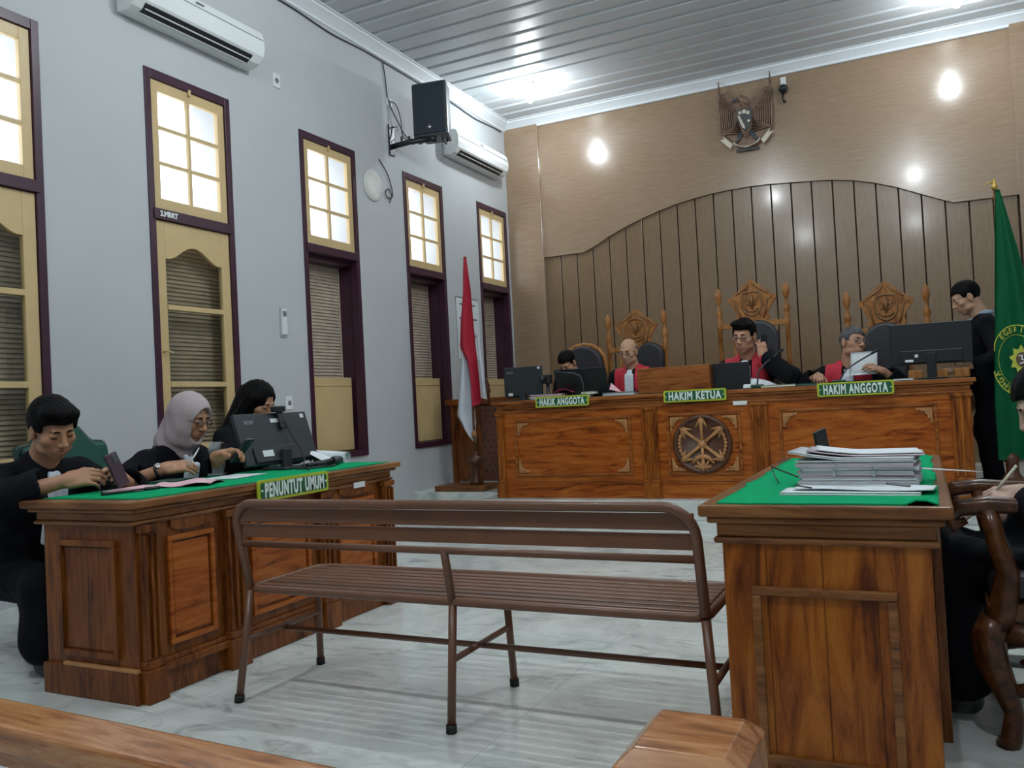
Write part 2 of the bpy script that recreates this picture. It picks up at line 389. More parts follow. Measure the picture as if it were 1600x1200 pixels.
# ================================================================ FURNITURE
class Face:
    """panel drawing on an upright face: u along the face, v up, n outwards"""
    def __init__(s, mb, o, u, n): s.mb = mb; s.o = Vector(o); s.u = Vector(u); s.n = Vector(n)
    def p(s, u, v, n): q = s.o + s.u*u + s.n*n; return (q.x, q.y, q.z + v)
    def box(s, u0, u1, v0, v1, n0, n1):
        a = s.p(u0, v0, n0); b = s.p(u1, v1, n1); s.mb.box(a[0], b[0], a[1], b[1], a[2], b[2]); return s
    def frame(s, u0, u1, v0, v1, w=.028, n0=0, n1=.016):
        s.box(u0, u1, v1-w, v1, n0, n1).box(u0, u1, v0, v0+w, n0, n1).box(u0, u0+w, v0+w, v1-w, n0, n1).box(u1-w, u1, v0+w, v1-w, n0, n1); return s
def crown(x0, x1, y0, y1, z0, z1, o):
    """table top with a stepped crown moulding: body edges given, o = overhang"""
    h = z1-z0; m = MB()
    m.box(x0-o*.35, x1+o*.35, y0-o*.35, y1+o*.35, z0, z0+h*.16)
    m.box(x0-o*.18, x1+o*.18, y0-o*.18, y1+o*.18, z0+h*.16, z0+h*.52)
    m.box(x0-o*.62, x1+o*.62, y0-o*.62, y1+o*.62, z0+h*.52, z0+h*.70)
    m.box(x0-o, x1+o, y0-o, y1+o, z0+h*.70, z1); return m
def pilaster(u0, u1, z0, z1, F, d=.03, base=.16, flutes=True):
    F.box(u0, u1, z0+base, z1, 0, d*.62)
    F.box(u0-.014, u1+.014, z0, z0+base-.02, 0, d+.012).box(u0-.007, u1+.007, z0+base-.02, z0+base+.012, 0, d)
    F.box(u0-.008, u1+.008, z1-.03, z1, 0, d)
    if flutes:
        w = (u1-u0)/5
        for k in (0, 2, 4): F.box(u0+w*k+.003, u0+w*(k+1)-.003, z0+base+.02, z1-.04, d*.6, d)
def nameplate(txt, w, h, par, M, label, tw=.84, ts=.92, sx=.62):
    r = min(w, h)*.16
    def rr(w, h, r):
        P = []
        for cx, cy, a0 in ((w/2-r, h/2-r, 0), (-w/2+r, h/2-r, 90), (-w/2+r, -h/2+r, 180), (w/2-r, -h/2+r, 270)):
            for k in range(5): a = math.radians(a0+22.5*k); P.append((cx+r*math.cos(a), cy+r*math.sin(a)))
        return P
    n1 = obj('nameplate', MB().prism(rr(w, h, r), lambda a, b, t: M @ Vector((a, b, t)), 0, .010), M_lime, par, fix=True, label=label)
    obj('nameplate_field', MB().prism(rr(w-.030, h-.026, r*.8), lambda a, b, t: M @ Vector((a, b, t)), .009, .0125), M_signg, n1, fix=True)
    t = text_mb(txt, h*ts, .0015, h*.036, sx, 1.16)
    xs = [v[0] for v in t.v]; k = (w*tw)/(max(xs)-min(xs)); ym = (max(v[1] for v in t.v)+min(v[1] for v in t.v))/2
    t.v = [(v[0]*k, v[1]-ym, v[2]) for v in t.v]; t.xf(M @ Matrix.Translation((0, 0, .0140)))
    obj('lettering', t, M_letter, n1)
    for s in (-1, 1): obj('screw', MB().lathe([(0,0),(.006,0),(.005,.003),(0,.0035)], n=8, M=M.to_3x3(), c=M @ Vector((s*(w/2-.022), 0, .0125))), M_letter, n1)
    return n1
M_lime = plain('lime_yellow_plate', (.42,.50,.03), .4, var=.04)
M_signg = plain('dark_green_plate', (.008,.10,.035), .4)
M_letter = plain('white_lettering', (.70,.78,.74), .5, var=.02)

# --- prosecutors' desk (left)
def prosecutor_desk():
    x0, x1, y0, y1 = -3.34, -2.80, 2.30, 4.05
    t = thing('desk', 'long varnished teak desk with panelled front, marked PENUNTUT UMUM', 'desk', (x1, y0, 0))
    inv = Matrix.Translation((-x1, -y0, 0))
    def P(nm, mb, mat, **k): return obj(nm, mb.xf(inv), mat, t, **k)
    body = MB().box(x0, x1, y0, y1, 0, .70).box(x0, x1+.008, y0-.008, y1, 0, .115)
    P('desk_body', body, M_wred, bevel=.004)
    P('desktop', crown(x0-.02, x1, y0, y1, .695, .795, .055), M_bencht, bevel=.006)
    Fr = Face(MB(), (x1, 0, 0), (0,1,0), (1,0,0))
    for a, b in ((2.315, 2.385), (2.755, 2.845), (3.40, 3.49), (3.955, 4.045)):
        F = Face(MB(), (x1, 0, 0), (0,1,0), (1,0,0)); pilaster(a, b, 0, .695, F, .04, .15); P('pilaster', F.mb, M_wred, bevel=.004)
    for a, b in ((2.45, 2.70), (2.92, 3.33), (3.56, 3.885)):
        F = Face(MB(), (x1, 0, 0), (0,1,0), (1,0,0)); F.frame(a, b, .19, .63, .022, 0, .016).box(a+.03, b-.03, .225, .60, 0, .007); P('front_panel', F.mb, M_wredh, bevel=.003)
        F = Face(MB(), (x1, 0, 0), (0,1,0), (1,0,0))
        a0, b0 = (a-.045, b+.045); F.box(a0, b0, .10, .13, 0, .03).box(a0, b0, .13, .15, 0, .018); P('plinth_moulding', F.mb, M_wred, bevel=.003)
        k = 10; F = MB(); aa, bb = a+.02, b-.02
        poly = [(aa, .70)] + [(aa+(bb-aa)*i/k, .665-.018*math.sin(PI*i/k)**.5) for i in range(k+1)] + [(bb, .70)]
        P('carved_apron', F.prism(poly, lambda p, q, s: (s, p, q), x1, x1+.012), M_wred, fix=True)
    F = Face(MB(), (0, y0, 0), (1,0,0), (0,-1,0)); F.frame(x0+.10, x1-.095, .165, .635, .024, 0, .018).box(x0+.13, x1-.125, .195, .605, 0, .004); P('end_panel', F.mb, M_wred, bevel=.003)
    F = Face(MB(), (0, y0, 0), (1,0,0), (0,-1,0)); F.box(x0-.005, x1+.012, 0, .125, 0, .02); P('plinth', F.mb, M_wred, bevel=.004)
    P('worn_edge', Face(MB(), (0, y0, 0), (1,0,0), (0,-1,0)).box(x0+.12, x1+.012, .124, .138, .0, .021).mb, M_carv, bevel=.003, label='pale worn strip along the plinth')
    M = face_m((x1+.058-x1, 3.17-y0, .757), (0,1,0), (1,0,0))
    nameplate('PENUNTUT UMUM', .50, .098, t, M, 'green nameplate with yellow border reading PENUNTUT UMUM')
    P('price_tag', MB().box(x1+.02, x1+.024, 3.69, 3.79, .685, .715), M_wht, label='small white label')
    return t
prosecutor_desk()
def felt(nm, x0, x1, y0, y1, z, label, seed, fold=None):
    r = random.Random(seed)
    e = [(r.uniform(-.006, .006)) for _ in range(60)]
    def fn(u, v):
        x = x0+(x1-x0)*u + e[int(v*20)]*(1 if u in (0, 1) else 0); y = y0+(y1-y0)*v + e[30+int(u*16)]*(1 if v in (0, 1) else 0)
        zz = z + .0035 + .0012*math.sin(u*9+v*5)*math.sin(v*23)
        if fold: zz += fold(u, v)
        return (x, y, zz)
    o = tag(base(obj(nm, MB().grid(fn, 22, 44, .003), M_felt), ((x0+x1)/2, (y0+y1)/2, z)), label, 'tablecloth'); return o
felt('felt_cloth', -3.37, -2.79, 2.33, 4.06, .795, 'green felt cloth covering the prosecutors desk top', 1)

# --- defence table (right foreground)
def defence_table():
    x0, x1, y0, y1 = -.525, .0, 2.375, 3.93
    t = thing('table', 'tall teak table with framed end panel at the right, bundle of files on it', 'table', (x0, y0, 0))
    inv = Matrix.Translation((-x0, -y0, 0))
    def P(nm, mb, mat, **k): return obj(nm, mb.xf(inv), mat, t, **k)
    P('table_body', MB().box(x0, x1, y0, y1, 0, .69), M_bench, bevel=.004)
    P('tabletop', crown(x0-.005, x1+.005, y0, y1, .68, .79, .05), M_bencht, bevel=.007)
    F = Face(MB(), (0, y0, 0), (1,0,0), (0,-1,0)); F.frame(x0+.075, x1-.085, .085, .565, .024, 0, .02); P('end_panel_frame', F.mb, M_bencht, bevel=.004)
    for k, (a, b) in enumerate(((.0, .115), (.118, .26), (.263, .39), (.393, .52))):
        P('end_board', Face(MB(), (0, y0, 0), (1,0,0), (0,-1,0)).box(x0+a, x0+b, .0, .688, 0, .005).mb, M_bench, bevel=.002)
    F = Face(MB(), (x0, 0, 0), (0,1,0), (-1,0,0))
    for a, b in ((y0+.15, y0+.55), (y0+.68, y0+.95), (y0+1.08, y0+1.45)): F.frame(a, b, .12, .6)
    P('side_panel_frames', F.mb, M_bencht, bevel=.003)
    for k in range(3): P('table_leg', MB().box(x1, x1+.028, y0+.5+k*.45, y0+.54+k*.45, 0, .68), M_wred, bevel=.003)
defence_table()
def foldz(u, v): return (.018*max(0, 1-abs(u-.93)/.06)*max(0, 1-v/.05)) + (.02*max(0, 1-abs(u-.93)/.07)*max(0, (v-.93)/.07))
felt('felt_cloth', -.535, .022, 2.35, 3.86, .79, 'green felt cloth with rumpled right edge on the defence table', 5, foldz)

# --- judges' bench
JX0, JX1, JY0, JY1, JT = -3.79, .34, 7.40, 8.02, 1.12
def judges_bench():
    t = thing('judges_bench', 'long orange teak judges bench with carved wheel in the middle panel', 'desk', (JX0, JY0, DZ))
    inv = Matrix.Translation((-JX0, -JY0, -DZ))
    def P(nm, mb, mat, **k): return obj(nm, mb.xf(inv), mat, t, **k)
    P('bench_body', MB().box(JX0, JX1, JY0, JY0+.04, DZ, 1.02).box(JX0, JX0+.04, JY0+.04, JY1, DZ, 1.02).box(JX1-.04, JX1, JY0+.04, JY1, DZ, 1.02), M_wredh, bevel=.004)
    P('bench_top', crown(JX0+.01, JX1-.01, JY0, JY1, 1.005, JT, .05), M_wredy, bevel=.006)
    def FF(): return Face(MB(), (0, JY0, 0), (1,0,0), (0,-1,0))
    for a, b in ((JX0, JX0+.075), (-2.30, -2.16), (-1.33, -1.19), (JX1-.14, JX1)):
        F = FF(); pilaster(a, b, DZ, 1.005, F, .035, .16, b-a > .1); P('pilaster', F.mb, M_bench, bevel=.004)
    for a, b in ((-3.60, -2.41), (-2.075, -1.42), (-1.10, .10)):
        F = FF(); F.frame(a, b, .385, .935, .022, 0, .014); fr = P('panel_moulding', F.mb, M_wredy, bevel=.003)
        for sx in (0, 1):
            for sz in (0, 1):
                cx = a+.035 if not sx else b-.035; z = .42 if not sz else .90; dx = 1 if not sx else -1; dz = 1 if not sz else -1
                poly = [(0,0),(.115,0),(.112,.018),(.085,.016),(.078,.032),(.055,.028),(.048,.05),(.034,.052),(.032,.08),(.018,.084),(.017,.115),(0,.118)]
                m = MB().prism(poly, lambda p, q, s: (cx+dx*p, JY0-s, z+dz*q), .0, .016)
                m.tube([(cx+dx*.012, JY0-.016, z+dz*.10), (cx+dx*.02, JY0-.018, z+dz*.03), (cx+dx*.09, JY0-.016, z+dz*.01)], .005, 6)
                P('corner_ornament', m, M_carv, fix=True)
        F = FF(); F.box(a-.03, b+.03, .325, .335, 0, .006); P('groove_moulding', F.mb, M_wredy)
    for a, b in ((JX0+.07, -2.31), (-2.15, -1.34), (-1.18, JX1-.145)):
        F = FF(); F.box(a, b, DZ, DZ+.13, 0, .012).box(a, b, DZ+.13, DZ+.145, 0, .018); P('plinth', F.mb, M_wredh, bevel=.003)
    # carved wheel
    cx, cz_ = -1.763, .655
    w = P('carved_wheel', MB().lathe([(0,0),(.262,0),(.262,.02),(.25,.034),(.235,.034),(.222,.018),(.215,.008),(0,.008)], (cx, JY0, cz_), 40, 'y'), M_carvd)
    for k, a in enumerate((90, 38, 142, -38, -142, -90)):
        r = math.radians(a); d = Vector((math.cos(r), 0, math.sin(r))); c0 = Vector((cx, JY0-.02, cz_))
        q = Vector((-d.z, 0, d.x))
        m = MB().tube([c0+d*.03, c0+d*.12, c0+d*.19, c0+d*.225], [.017, .013, .022, .03], 8)
        m.tube([c0+d*.15+q*.05, c0+d*.20+q*.02, c0+d*.235, c0+d*.20-q*.02, c0+d*.15-q*.05], [.008, .014, .018, .014, .008], 8)
        o = obj('spoke', m.xf(inv), M_carv, w)
    obj('hub', MB().lathe([(0,0),(.038,0),(.042,.022),(.02,.038),(0,.04)], (cx, JY0-.005, cz_), 20, 'y').xf(inv), M_carv, w)
    for s in (-1, 1):
        m = MB()
        for k in range(7):
            a = math.radians(-25+k*9) if s > 0 else math.radians(180+25-k*9)
            c = Vector((cx+.205*math.cos(a), JY0-.012, cz_+.205*math.sin(a)))
            m.lathe([(0,-.02),(.014,-.012),(.017,0),(.012,.014),(0,.024)], c, 8)
        obj('rice_garland', m.xf(inv), M_carv, w)
    c = Vector((cx, JY0-.014, cz_-.16))
    m = MB().tube([c+Vector((-.10,0,-.01)), c+Vector((-.05,0,.04)), c+Vector((0,0,.055)), c+Vector((.05,0,.04)), c+Vector((.10,0,-.01))], [.01,.02,.022,.02,.01], 8)
    m.tube([c+Vector((-.07,0,-.035)), c+Vector((0,0,-.06)), c+Vector((.07,0,-.035))], [.014,.02,.014], 8).tube([c+Vector((0,0,.03)), c+Vector((0,0,-.06))], .012, 8)
    obj('carved_leaves', m.xf(inv), M_carv, w)
    def NP(x0, x1, z0, z1, txt, lab, **k):
        M = face_m(((x0+x1)/2-JX0, JY0-.052-JY0, (z0+z1)/2-DZ), (1,0,0), (0,-1,0)); nameplate(txt, x1-x0, z1-z0, t, M, lab, **k)
    NP(-3.335, -2.79, 1.045, 1.145, 'HAKIK ANGGOTA', 'green nameplate reading HAKIK ANGGOTA at the left end')
    NP(-2.075, -1.52, 1.035, 1.14, 'HAKIM KETUA', 'green nameplate reading HAKIM KETUA in the middle')
    NP(-.775, -.195, 1.022, 1.135, 'HAKIM ANGGOTA', 'green nameplate reading HAKIM ANGGOTA at the right', tw=.84)
    P('price_tag', MB().box(-1.475, -1.355, JY0-.022, JY0-.018, .985, 1.02), M_wht, label='small white inventory label')
judges_bench()
gc = felt('felt_cloth', JX0-.02, JX1+.01, JY0-.035, JY1+.02, JT, 'thin dark green cloth covering the judges bench top', 9)
gc.data.materials[0] = plain('dusty_green_cloth', (.05,.09,.07), .9)

# --- waiting bench of brown tubes
def tube_bench():
    t = thing('metal_bench', 'brown enamelled metal bench with slatted seat and back, in the middle of the floor', 'bench', (-2.4, 2.45, 0))
    inv = Matrix.Translation((2.4, -2.45, 0))
    def P(nm, mb, mat=M_tube, **k): return obj(nm, mb.xf(inv), mat, t, **k)
    xa, xb, xm = -2.40, -.615, -1.487; SZ = .43
    yb, yt = 2.50, 2.42   # seat rear edge, back top
    def by(z): return yb + (yt-yb)*(z-SZ)/(.78-SZ)
    R = .095; c = []
    for k in range(7): a = PI/2*k/6; c.append((xa+R-R*math.cos(a), .772-R+R*math.sin(a)))
    left = [(xa, SZ+.01), (xa+.0, .6)] + c
    right = [(xa+xb-x, z) for x, z in left][::-1]
    P('back_hoop', MB().tube([(x, by(z), z) for x, z in left+right], .0165, 12))
    for z0, z1 in ((.700, .752), (.640, .690)): P('back_slat', MB().box(xa+.004, xb-.004, by(z0)-.004, by(z0)+.006, z0, z1), bevel=.003)
    P('back_rail', MB().tube([(xa+.01, by(.612), .612), (xb-.01, by(.612), .612)], .0125, 10))
    P('back_post', MB().tube([(xm, yb+.0, SZ-.01), (xm, by(.55), .55), (xm, by(.615), .615)], .0145, 10))
    # seat: rear/front edge tubes and lengthwise slats
    yf = 2.93; rr = .05
    loop = []
    for cx, cy, a0 in ((xb-rr, yf-rr, 0), (xa+rr, yf-rr, 90), (xa+rr, yb+rr, 180), (xb-rr, yb+rr, 270)):
        for k in range(5): a = math.radians(a0+22.5*k); loop.append((cx+rr*math.cos(a), cy+rr*math.sin(a), SZ))
    P('seat_frame', MB().tube(loop, .0155, 10, closed=True))
    for k in range(7):
        y = yb+.045 + k*.052; P('seat_slat', MB().box(xa+.015, xb-.015, y-.019, y+.019, SZ+.004, SZ+.014), bevel=.003)
    for x in (xa, xm, xb):
        sp = -.035 if x == xa else (.035 if x == xb else 0)
        lb = P('leg', MB().tube([(x, yb, SZ-.005), (x+sp, 2.45, .0)], .0150, 10)); obj('rubber_foot', MB().tube([(x+sp*.94, 2.452, .028), (x+sp, 2.45, 0)], .019, 10).xf(inv), M_rub, lb)
        lf = P('leg', MB().tube([(x, yf-.03, SZ-.005), (x+sp, 2.94, 0)], .0150, 10)); obj('rubber_foot', MB().tube([(x+sp*.94, 2.938, .028), (x+sp, 2.94, 0)], .019, 10).xf(inv), M_rub, lf)
        P('cross_brace', MB().tube([(x+sp*.4, 2.478, .235), (x+sp*.4, 2.925, .235)], .0115, 8))
    P('stretcher', MB().tube([(xa-.012, 2.70, .225), (xb+.012, 2.70, .225)], .0115, 8))
tube_bench()

# --- foreground railing
def railing():
    t = thing('wooden_railing', 'low polished wooden railing across the near left foreground', 'railing', (-.95, 1.15, 0), math.radians(-2.4))
    def P(nm, mb, mat=M_beam, **k): return obj(nm, mb, mat, t, **k)
    P('handrail', MB().box(-2.6, .50, -.105, .012, .435, .495), bevel=.012, seg=3)
    P('under_rail', MB().box(-2.6, .50, -.07, -.02, .39, .435), bevel=.004)
    P('bottom_rail', MB().box(-2.6, .50, -.08, -.01, .06, .12), bevel=.004)
    for k in range(16): P('baluster', MB().box(-2.5+k*.19, -2.44+k*.19, -.065, -.028, .12, .39), bevel=.004)
    P('foot_board', MB().box(-2.6, .50, -.1, .01, 0, .06), bevel=.004)
    x0, x1, y0, y1, b = -.425, -.245, 1.13, 1.335, .026
    q = thing('newel_post', 'square wooden post with chamfered top in the foreground', 'post', ((x0+x1)/2, (y0+y1)/2, 0))
    cx, cy = (x0+x1)/2, (y0+y1)/2
    def ring(i, z): return [(x0+i-cx, y0+i-cy, z), (x1-i-cx, y0+i-cy, z), (x1-i-cx, y1-i-cy, z), (x0+i-cx, y1-i-cy, z)]
    v = ring(.012, 0)+ring(.012, .50)+ring(0, .52)+ring(0, .577)+ring(b, .60)
    f = [(3,2,1,0)]
    for k in range(4):
        for j in range(4): f.append((k*4+j, k*4+(j+1)%4, k*4+4+(j+1)%4, k*4+4+j))
    f.append((16,17,18,19))
    obj('post_shaft', MB().add(v, f), M_beam, q, bevel=.002)
railing()

# --- carved throne chairs behind the judges
def spindle(x, y, z0, z1, top=True):
    h = z1-z0; pr = [(0,0),(.028,0),(.028,.04),(.02,.05)]
    pr += [(.026,.10),(.018,.13),(.024,.2),(.022,h-.42),(.032,h-.40),(.018,h-.38),(.034,h-.34),(.018,h-.315),(.03,h-.28),(.035,h-.25),(.016,h-.2),(.012,h-.17),(.026,h-.14),(.036,h-.09),(.034,h-.055),(.02,h-.025),(.006,h),(0,h)]
    return MB().lathe(pr, (x, y, z0), 14)
def throne(cx, y, zp, zc, label, seated_w=.62, pad=(.12, 1.66, .34)):
    t = thing('throne_chair', label, 'chair', (cx, y, DZ))
    def P(nm, mb, mat=M_throne, par=t, **k): return obj(nm, mb, mat, par, **k)
    w = seated_w/2; H = zp-DZ; HC = zc-DZ
    for s in (-1, 1): P('carved_post', spindle(s*w, 0, .0, H))
    for s in (-1, 1):
        P('front_leg', MB().lathe([(0,0),(.03,0),(.038,.05),(.024,.1),(.034,.25),(.04,.38),(.035,.46),(0,.46)], (s*w, -.5, 0), 12))
        P('armrest', MB().tube([(s*w, 0, .72), (s*w, -.2, .70), (s*(w+.01), -.42, .70), (s*(w+.02), -.5, .715), (s*(w+.02), -.55, .69)], [.028,.03,.032,.034,.022], 8).tube([(s*w, -.46, .70), (s*w, -.5, .45)], .024, 8))
    P('seat_frame', MB().box(-w, w, -.53, .0, .40, .47), bevel=.008)
    P('seat_cushion', MB().box(-w+.03, w-.03, -.51, -.02, .47, .54), M_leath, bevel=.025, seg=3)
    # back: rail, frame and carved crest
    zb = H-.42
    P('back_rail', MB().box(-w, w, -.02, .02, zb, zb+.055), bevel=.004); P('lower_rail', MB().box(-w, w, -.018, .018, .62, .68), bevel=.004)
    for s in (-1, 1):
        P('back_stile', MB().box(s*.17-.03, s*.17+.03, -.016, .016, .66, zb+.01), bevel=.004)
    P('back_panel', MB().box(-.145, .145, -.012, .012, .68, zb), bevel=.004)
    c0, ch = zb+.05, HC-zb-.05
    half = [(.115,0),(.165,.05),(.17,.12),(.15,.20),(.17,.30),(.205,.42),(.24,.55),(.235,.60),(.19,.62),(.165,.70),(.12,.76),(.085,.86),(.045,.92),(.03,.97),(0,1.0)]
    poly = [(x, c0+z*ch) for x, z in half] + [(-x, c0+z*ch) for x, z in half[:-1]][::-1]
    cr = P('carved_crest', MB().prism(poly, lambda a, b, q: (a, q, b), -.014, .014), bevel=.003, fix=True)
    cz0 = c0+ch*.45
    sh = [(0,-.13),(.06,-.105),(.095,-.04),(.095,.06),(.08,.10),(0,.115)]
    sh = sh + [(-a, b) for a, b in sh[1:-1]][::-1]
    obj('shield_rim', MB().tube([(a, -.017, cz0+b) for a, b in sh], .011, 8, closed=True), M_carvo, cr)
    m = MB()
    for sg in (-1, 1):
        for q in range(4): m.tube([(sg*.012, -.017, cz0-.03+q*.012), (sg*(.04+q*.006), -.020, cz0-.01+q*.018), (sg*(.052+q*.004), -.017, cz0+.03+q*.014)], [.008,.009,.004], 6)
    m.tube([(0,-.018,cz0+.085),(0,-.024,cz0+.03),(0,-.018,cz0-.06)], [.010,.020,.008], 8).tube([(-.065,-.017,cz0-.055),(-.03,-.02,cz0-.085),(.03,-.02,cz0-.085),(.065,-.017,cz0-.055)], .008, 6)
    obj('shield_relief', m, M_carvo, cr)
    for s in (-1, 1):
        m = MB().tube([(s*.11, -.016, c0+ch*.08), (s*.135, -.018, c0+ch*.3), (s*.15, -.016, c0+ch*.5), (s*.20, -.015, c0+ch*.57)], [.008,.01,.01,.005], 8)
        m.tube([(s*.02, -.016, c0+ch*.9), (s*.06, -.017, c0+ch*.8), (s*.12, -.016, c0+ch*.71), (s*.16, -.015, c0+ch*.64)], [.008,.009,.009,.005], 8)
        obj('leaf_relief', m, M_carvo, cr)
    px, pz, pw = pad; PH = pz-DZ; pol = []
    for k in range(9): a = PI*k/8; pol.append((px+pw/2*math.cos(a), PH-pw*.5+pw*.5*math.sin(a)))
    P('leather_headrest', MB().prism([(px+pw*.42, .6)]+pol+[(px-pw*.42, .6)], lambda a, b, q: (a, -.06+q, b), -.05, .04), M_leath, bevel=.03, seg=3, fix=True)
    return t
M_carvo = plain('gold_brown_relief', (.24,.115,.04), .35, var=.2, scale=14)
throne(-2.69, 8.6, 2.005, 2.035, 'carved wooden throne chair behind the left judge', .62, (.16, 1.67, .30))
throne(-1.475, 8.6, 2.16, 2.215, 'tallest carved wooden throne chair behind the middle judge', .66, (.06, 1.80, .40))
throne(-.255, 8.6, 2.0, 2.065, 'carved wooden throne chair behind the right judge', .68, (-.02, 1.68, .40))
def office_chair(x, y, ztop, label, w=.40, rim=False, rz=0):
    t = thing('leather_chair', label, 'chair', (x, y, DZ), rz)
    H = ztop-DZ; zb = .55
    poly = []
    for k in range(9): a = PI*k/8; poly.append((w/2*math.cos(a), H-w*.45+w*.45*math.sin(a)))
    full = [(w*.42, zb)] + poly + [(-w*.42, zb)]
    if rim: obj('wooden_rim', MB().tube([(a*1.06, .03, b+(.012 if b > zb+.01 else 0)) for a, b in full], .026, 10), M_throne, t)
    b = obj('backrest', MB().prism(full, lambda p, q, s: (p, s, q), -.035, .045), M_leath, t, bevel=.03, seg=3, fix=True)
    for i, z in enumerate((H-.14, H-.27)): obj('button', MB().lathe([(0,0),(.012,.0),(.008,.006),(0,.008)], (0, -.036, z), 10, 'y'), M_leath, b)
    obj('seat', MB().box(-.25, .25, -.48, .02, .44, .54), M_leath, t, bevel=.03, seg=3)
    obj('stem', MB().tube([(0,-.22,.45),(0,-.22,.08)], .03), M_blkm, t)
    for k in range(5):
        a = 2*PI*k/5; obj('base_spoke', MB().tube([(0,-.22,.09),(.27*math.cos(a),-.22+.27*math.sin(a),.06)], .018, 8).lathe([(0,-.025),(.02,-.025),(.025,0),(.02,.025),(0,.025)], (.27*math.cos(a),-.22+.27*math.sin(a),.03), 10, 'x'), M_blkm, t)
office_chair(-3.24, 8.42, 1.675, 'round-topped dark leather chair with wooden rim beside the clerk', .46, True)

# --- green leather chairs of the prosecutors
M_dgl = plain('dark_green_piping', (.004,.028,.02), .4)
def green_chair(x, y, rz, ztop, label):
    t = thing('green_chair', label, 'chair', (x, y, 0), rz)   # faces +x
    H = ztop
    half = [(.27,.52),(.27,H-.14),(.25,H-.125),(.19,H-.12),(.15,H-.09),(.10,H-.03),(.05,H-.004),(0,H)]
    poly = half + [(-a, b) for a, b in half[:-1]][::-1]
    lean = lambda p, q, s: (s-(q-.5)*.16, p, q)
    obj('backrest_frame', MB().prism([(a*1.0, b if b > .6 else b-.03) for a, b in poly], lean, -.035, .0), M_dgl, t, bevel=.006, fix=True)
    b = obj('backrest_padding', MB().prism([(a*.93, b-.012 if b > .6 else b) for a, b in poly], lean, .0, .045), M_gleath, t, bevel=.02, seg=3, fix=True)
    m = MB()
    for i in range(3):
        for j in range(3): zz = .62+j*.11; m.lathe([(0,-.004),(.012,0),(.008,.006),(0,.009)], (.046-(zz-.5)*.16, -.14+i*.14, zz), 8, 'x')
    obj('stud_buttons', m, M_gleath, b)
    obj('seat_frame', MB().box(-.02, .5, -.27, .27, .38, .44), M_wred, t, bevel=.006)
    obj('seat_cushion', MB().box(.0, .49, -.255, .255, .44, .52), M_gleath, t, bevel=.025, seg=3)
    for s in (-1, 1):
        obj('leg', MB().box(.44, .49, s*.245-.025, s*.245+.025, 0, .38), M_wred, t, bevel=.004)
        obj('leg', MB().tube([(0, s*.245, .4), (-.07, s*.245, 0)], .026, 8), M_wred, t)
    obj('stretcher', MB().box(.02, .46, -.255, -.225, .14, .2).box(.02, .46, .225, .255, .14, .2).box(.2, .24, -.24, .24, .15, .19), M_wred, t, bevel=.003)
green_chair(-4.20, 3.08, 0, 1.135, 'green leather chair behind the man holding a phone')
green_chair(-4.22, 3.86, 0, 1.03, 'green leather chair behind the woman in a headscarf')
green_chair(-4.26, 4.62, 0, 1.03, 'green leather chair behind the long-haired woman')

# --- carved chair of the defence counsel (faces -x)
M_wch = wood('dark_armchair_teak', (.02,.006,.002), (.06,.020,.006), (.13,.045,.013), (4,4,4), .3, .3)
def counsel_chair():
    t = thing('carved_armchair', 'dark carved wooden armchair with black seat at the right edge', 'chair', (.40, 3.15, 0))
    def P(nm, mb, mat=M_wch, **k): return obj(nm, mb, mat, t, **k)
    for s in (-1, 1):
        y = s*.25
        P('armrest', MB().tube([(-.30,y,.675),(-.335,y,.655),(-.345,y,.685),(-.32,y,.712),(-.24,y,.722),(-.1,y,.715),(.1,y,.70),(.27,y,.71)], [.012,.02,.026,.028,.026,.024,.024,.024], 12, flat=1.0))
        P('arm_post', MB().tube([(-.24,y,.71),(-.225,y,.62),(-.20,y,.52),(-.215,y,.42),(-.235,y,.36)], [.026,.028,.034,.042,.046], 12))
        l = P('front_leg', MB().tube([(-.235,y,.38),(-.262,y,.32),(-.255,y,.25),(-.225,y,.17),(-.205,y,.10),(-.215,y,.03),(-.228,y,.0)], [.046,.05,.048,.036,.028,.03,.034], 12))
        m = MB().tube([(-.21,y,.345),(-.14,y,.325),(-.11,y,.285),(-.155,y,.25),(-.12,y,.22),(-.14,y,.18),(-.20,y,.165)], [.035,.034,.026,.03,.024,.022,.02], 10)
        obj('scroll_bracket', m, M_carvd, l)
        P('rear_leg', MB().tube([(.27,y,.75),(.26,y,.42),(.30,y,0)], [.024,.03,.024], 10))
        P('back_post', MB().tube([(.27,y,.7),(.30,y,.9),(.34,y,1.12)], [.024,.024,.02], 10))
    P('seat_rail', MB().box(-.26, .28, -.27, .27, .375, .43), bevel=.008)
    P('seat_cushion', MB().box(-.25, .27, -.255, .255, .43, .51), M_leath, bevel=.03, seg=3)
    pl = []
    for k in range(13): a = PI*k/12; pl.append((.25*math.cos(a), 1.08+.10*math.sin(a)))
    P('carved_back', MB().prism([(.23,.58)]+pl+[(-.23,.58)], lambda p, q, s_: (.29+s_+(q-.7)*.12, p, q), -.015, .02), fix=True, bevel=.006)
counsel_chair()

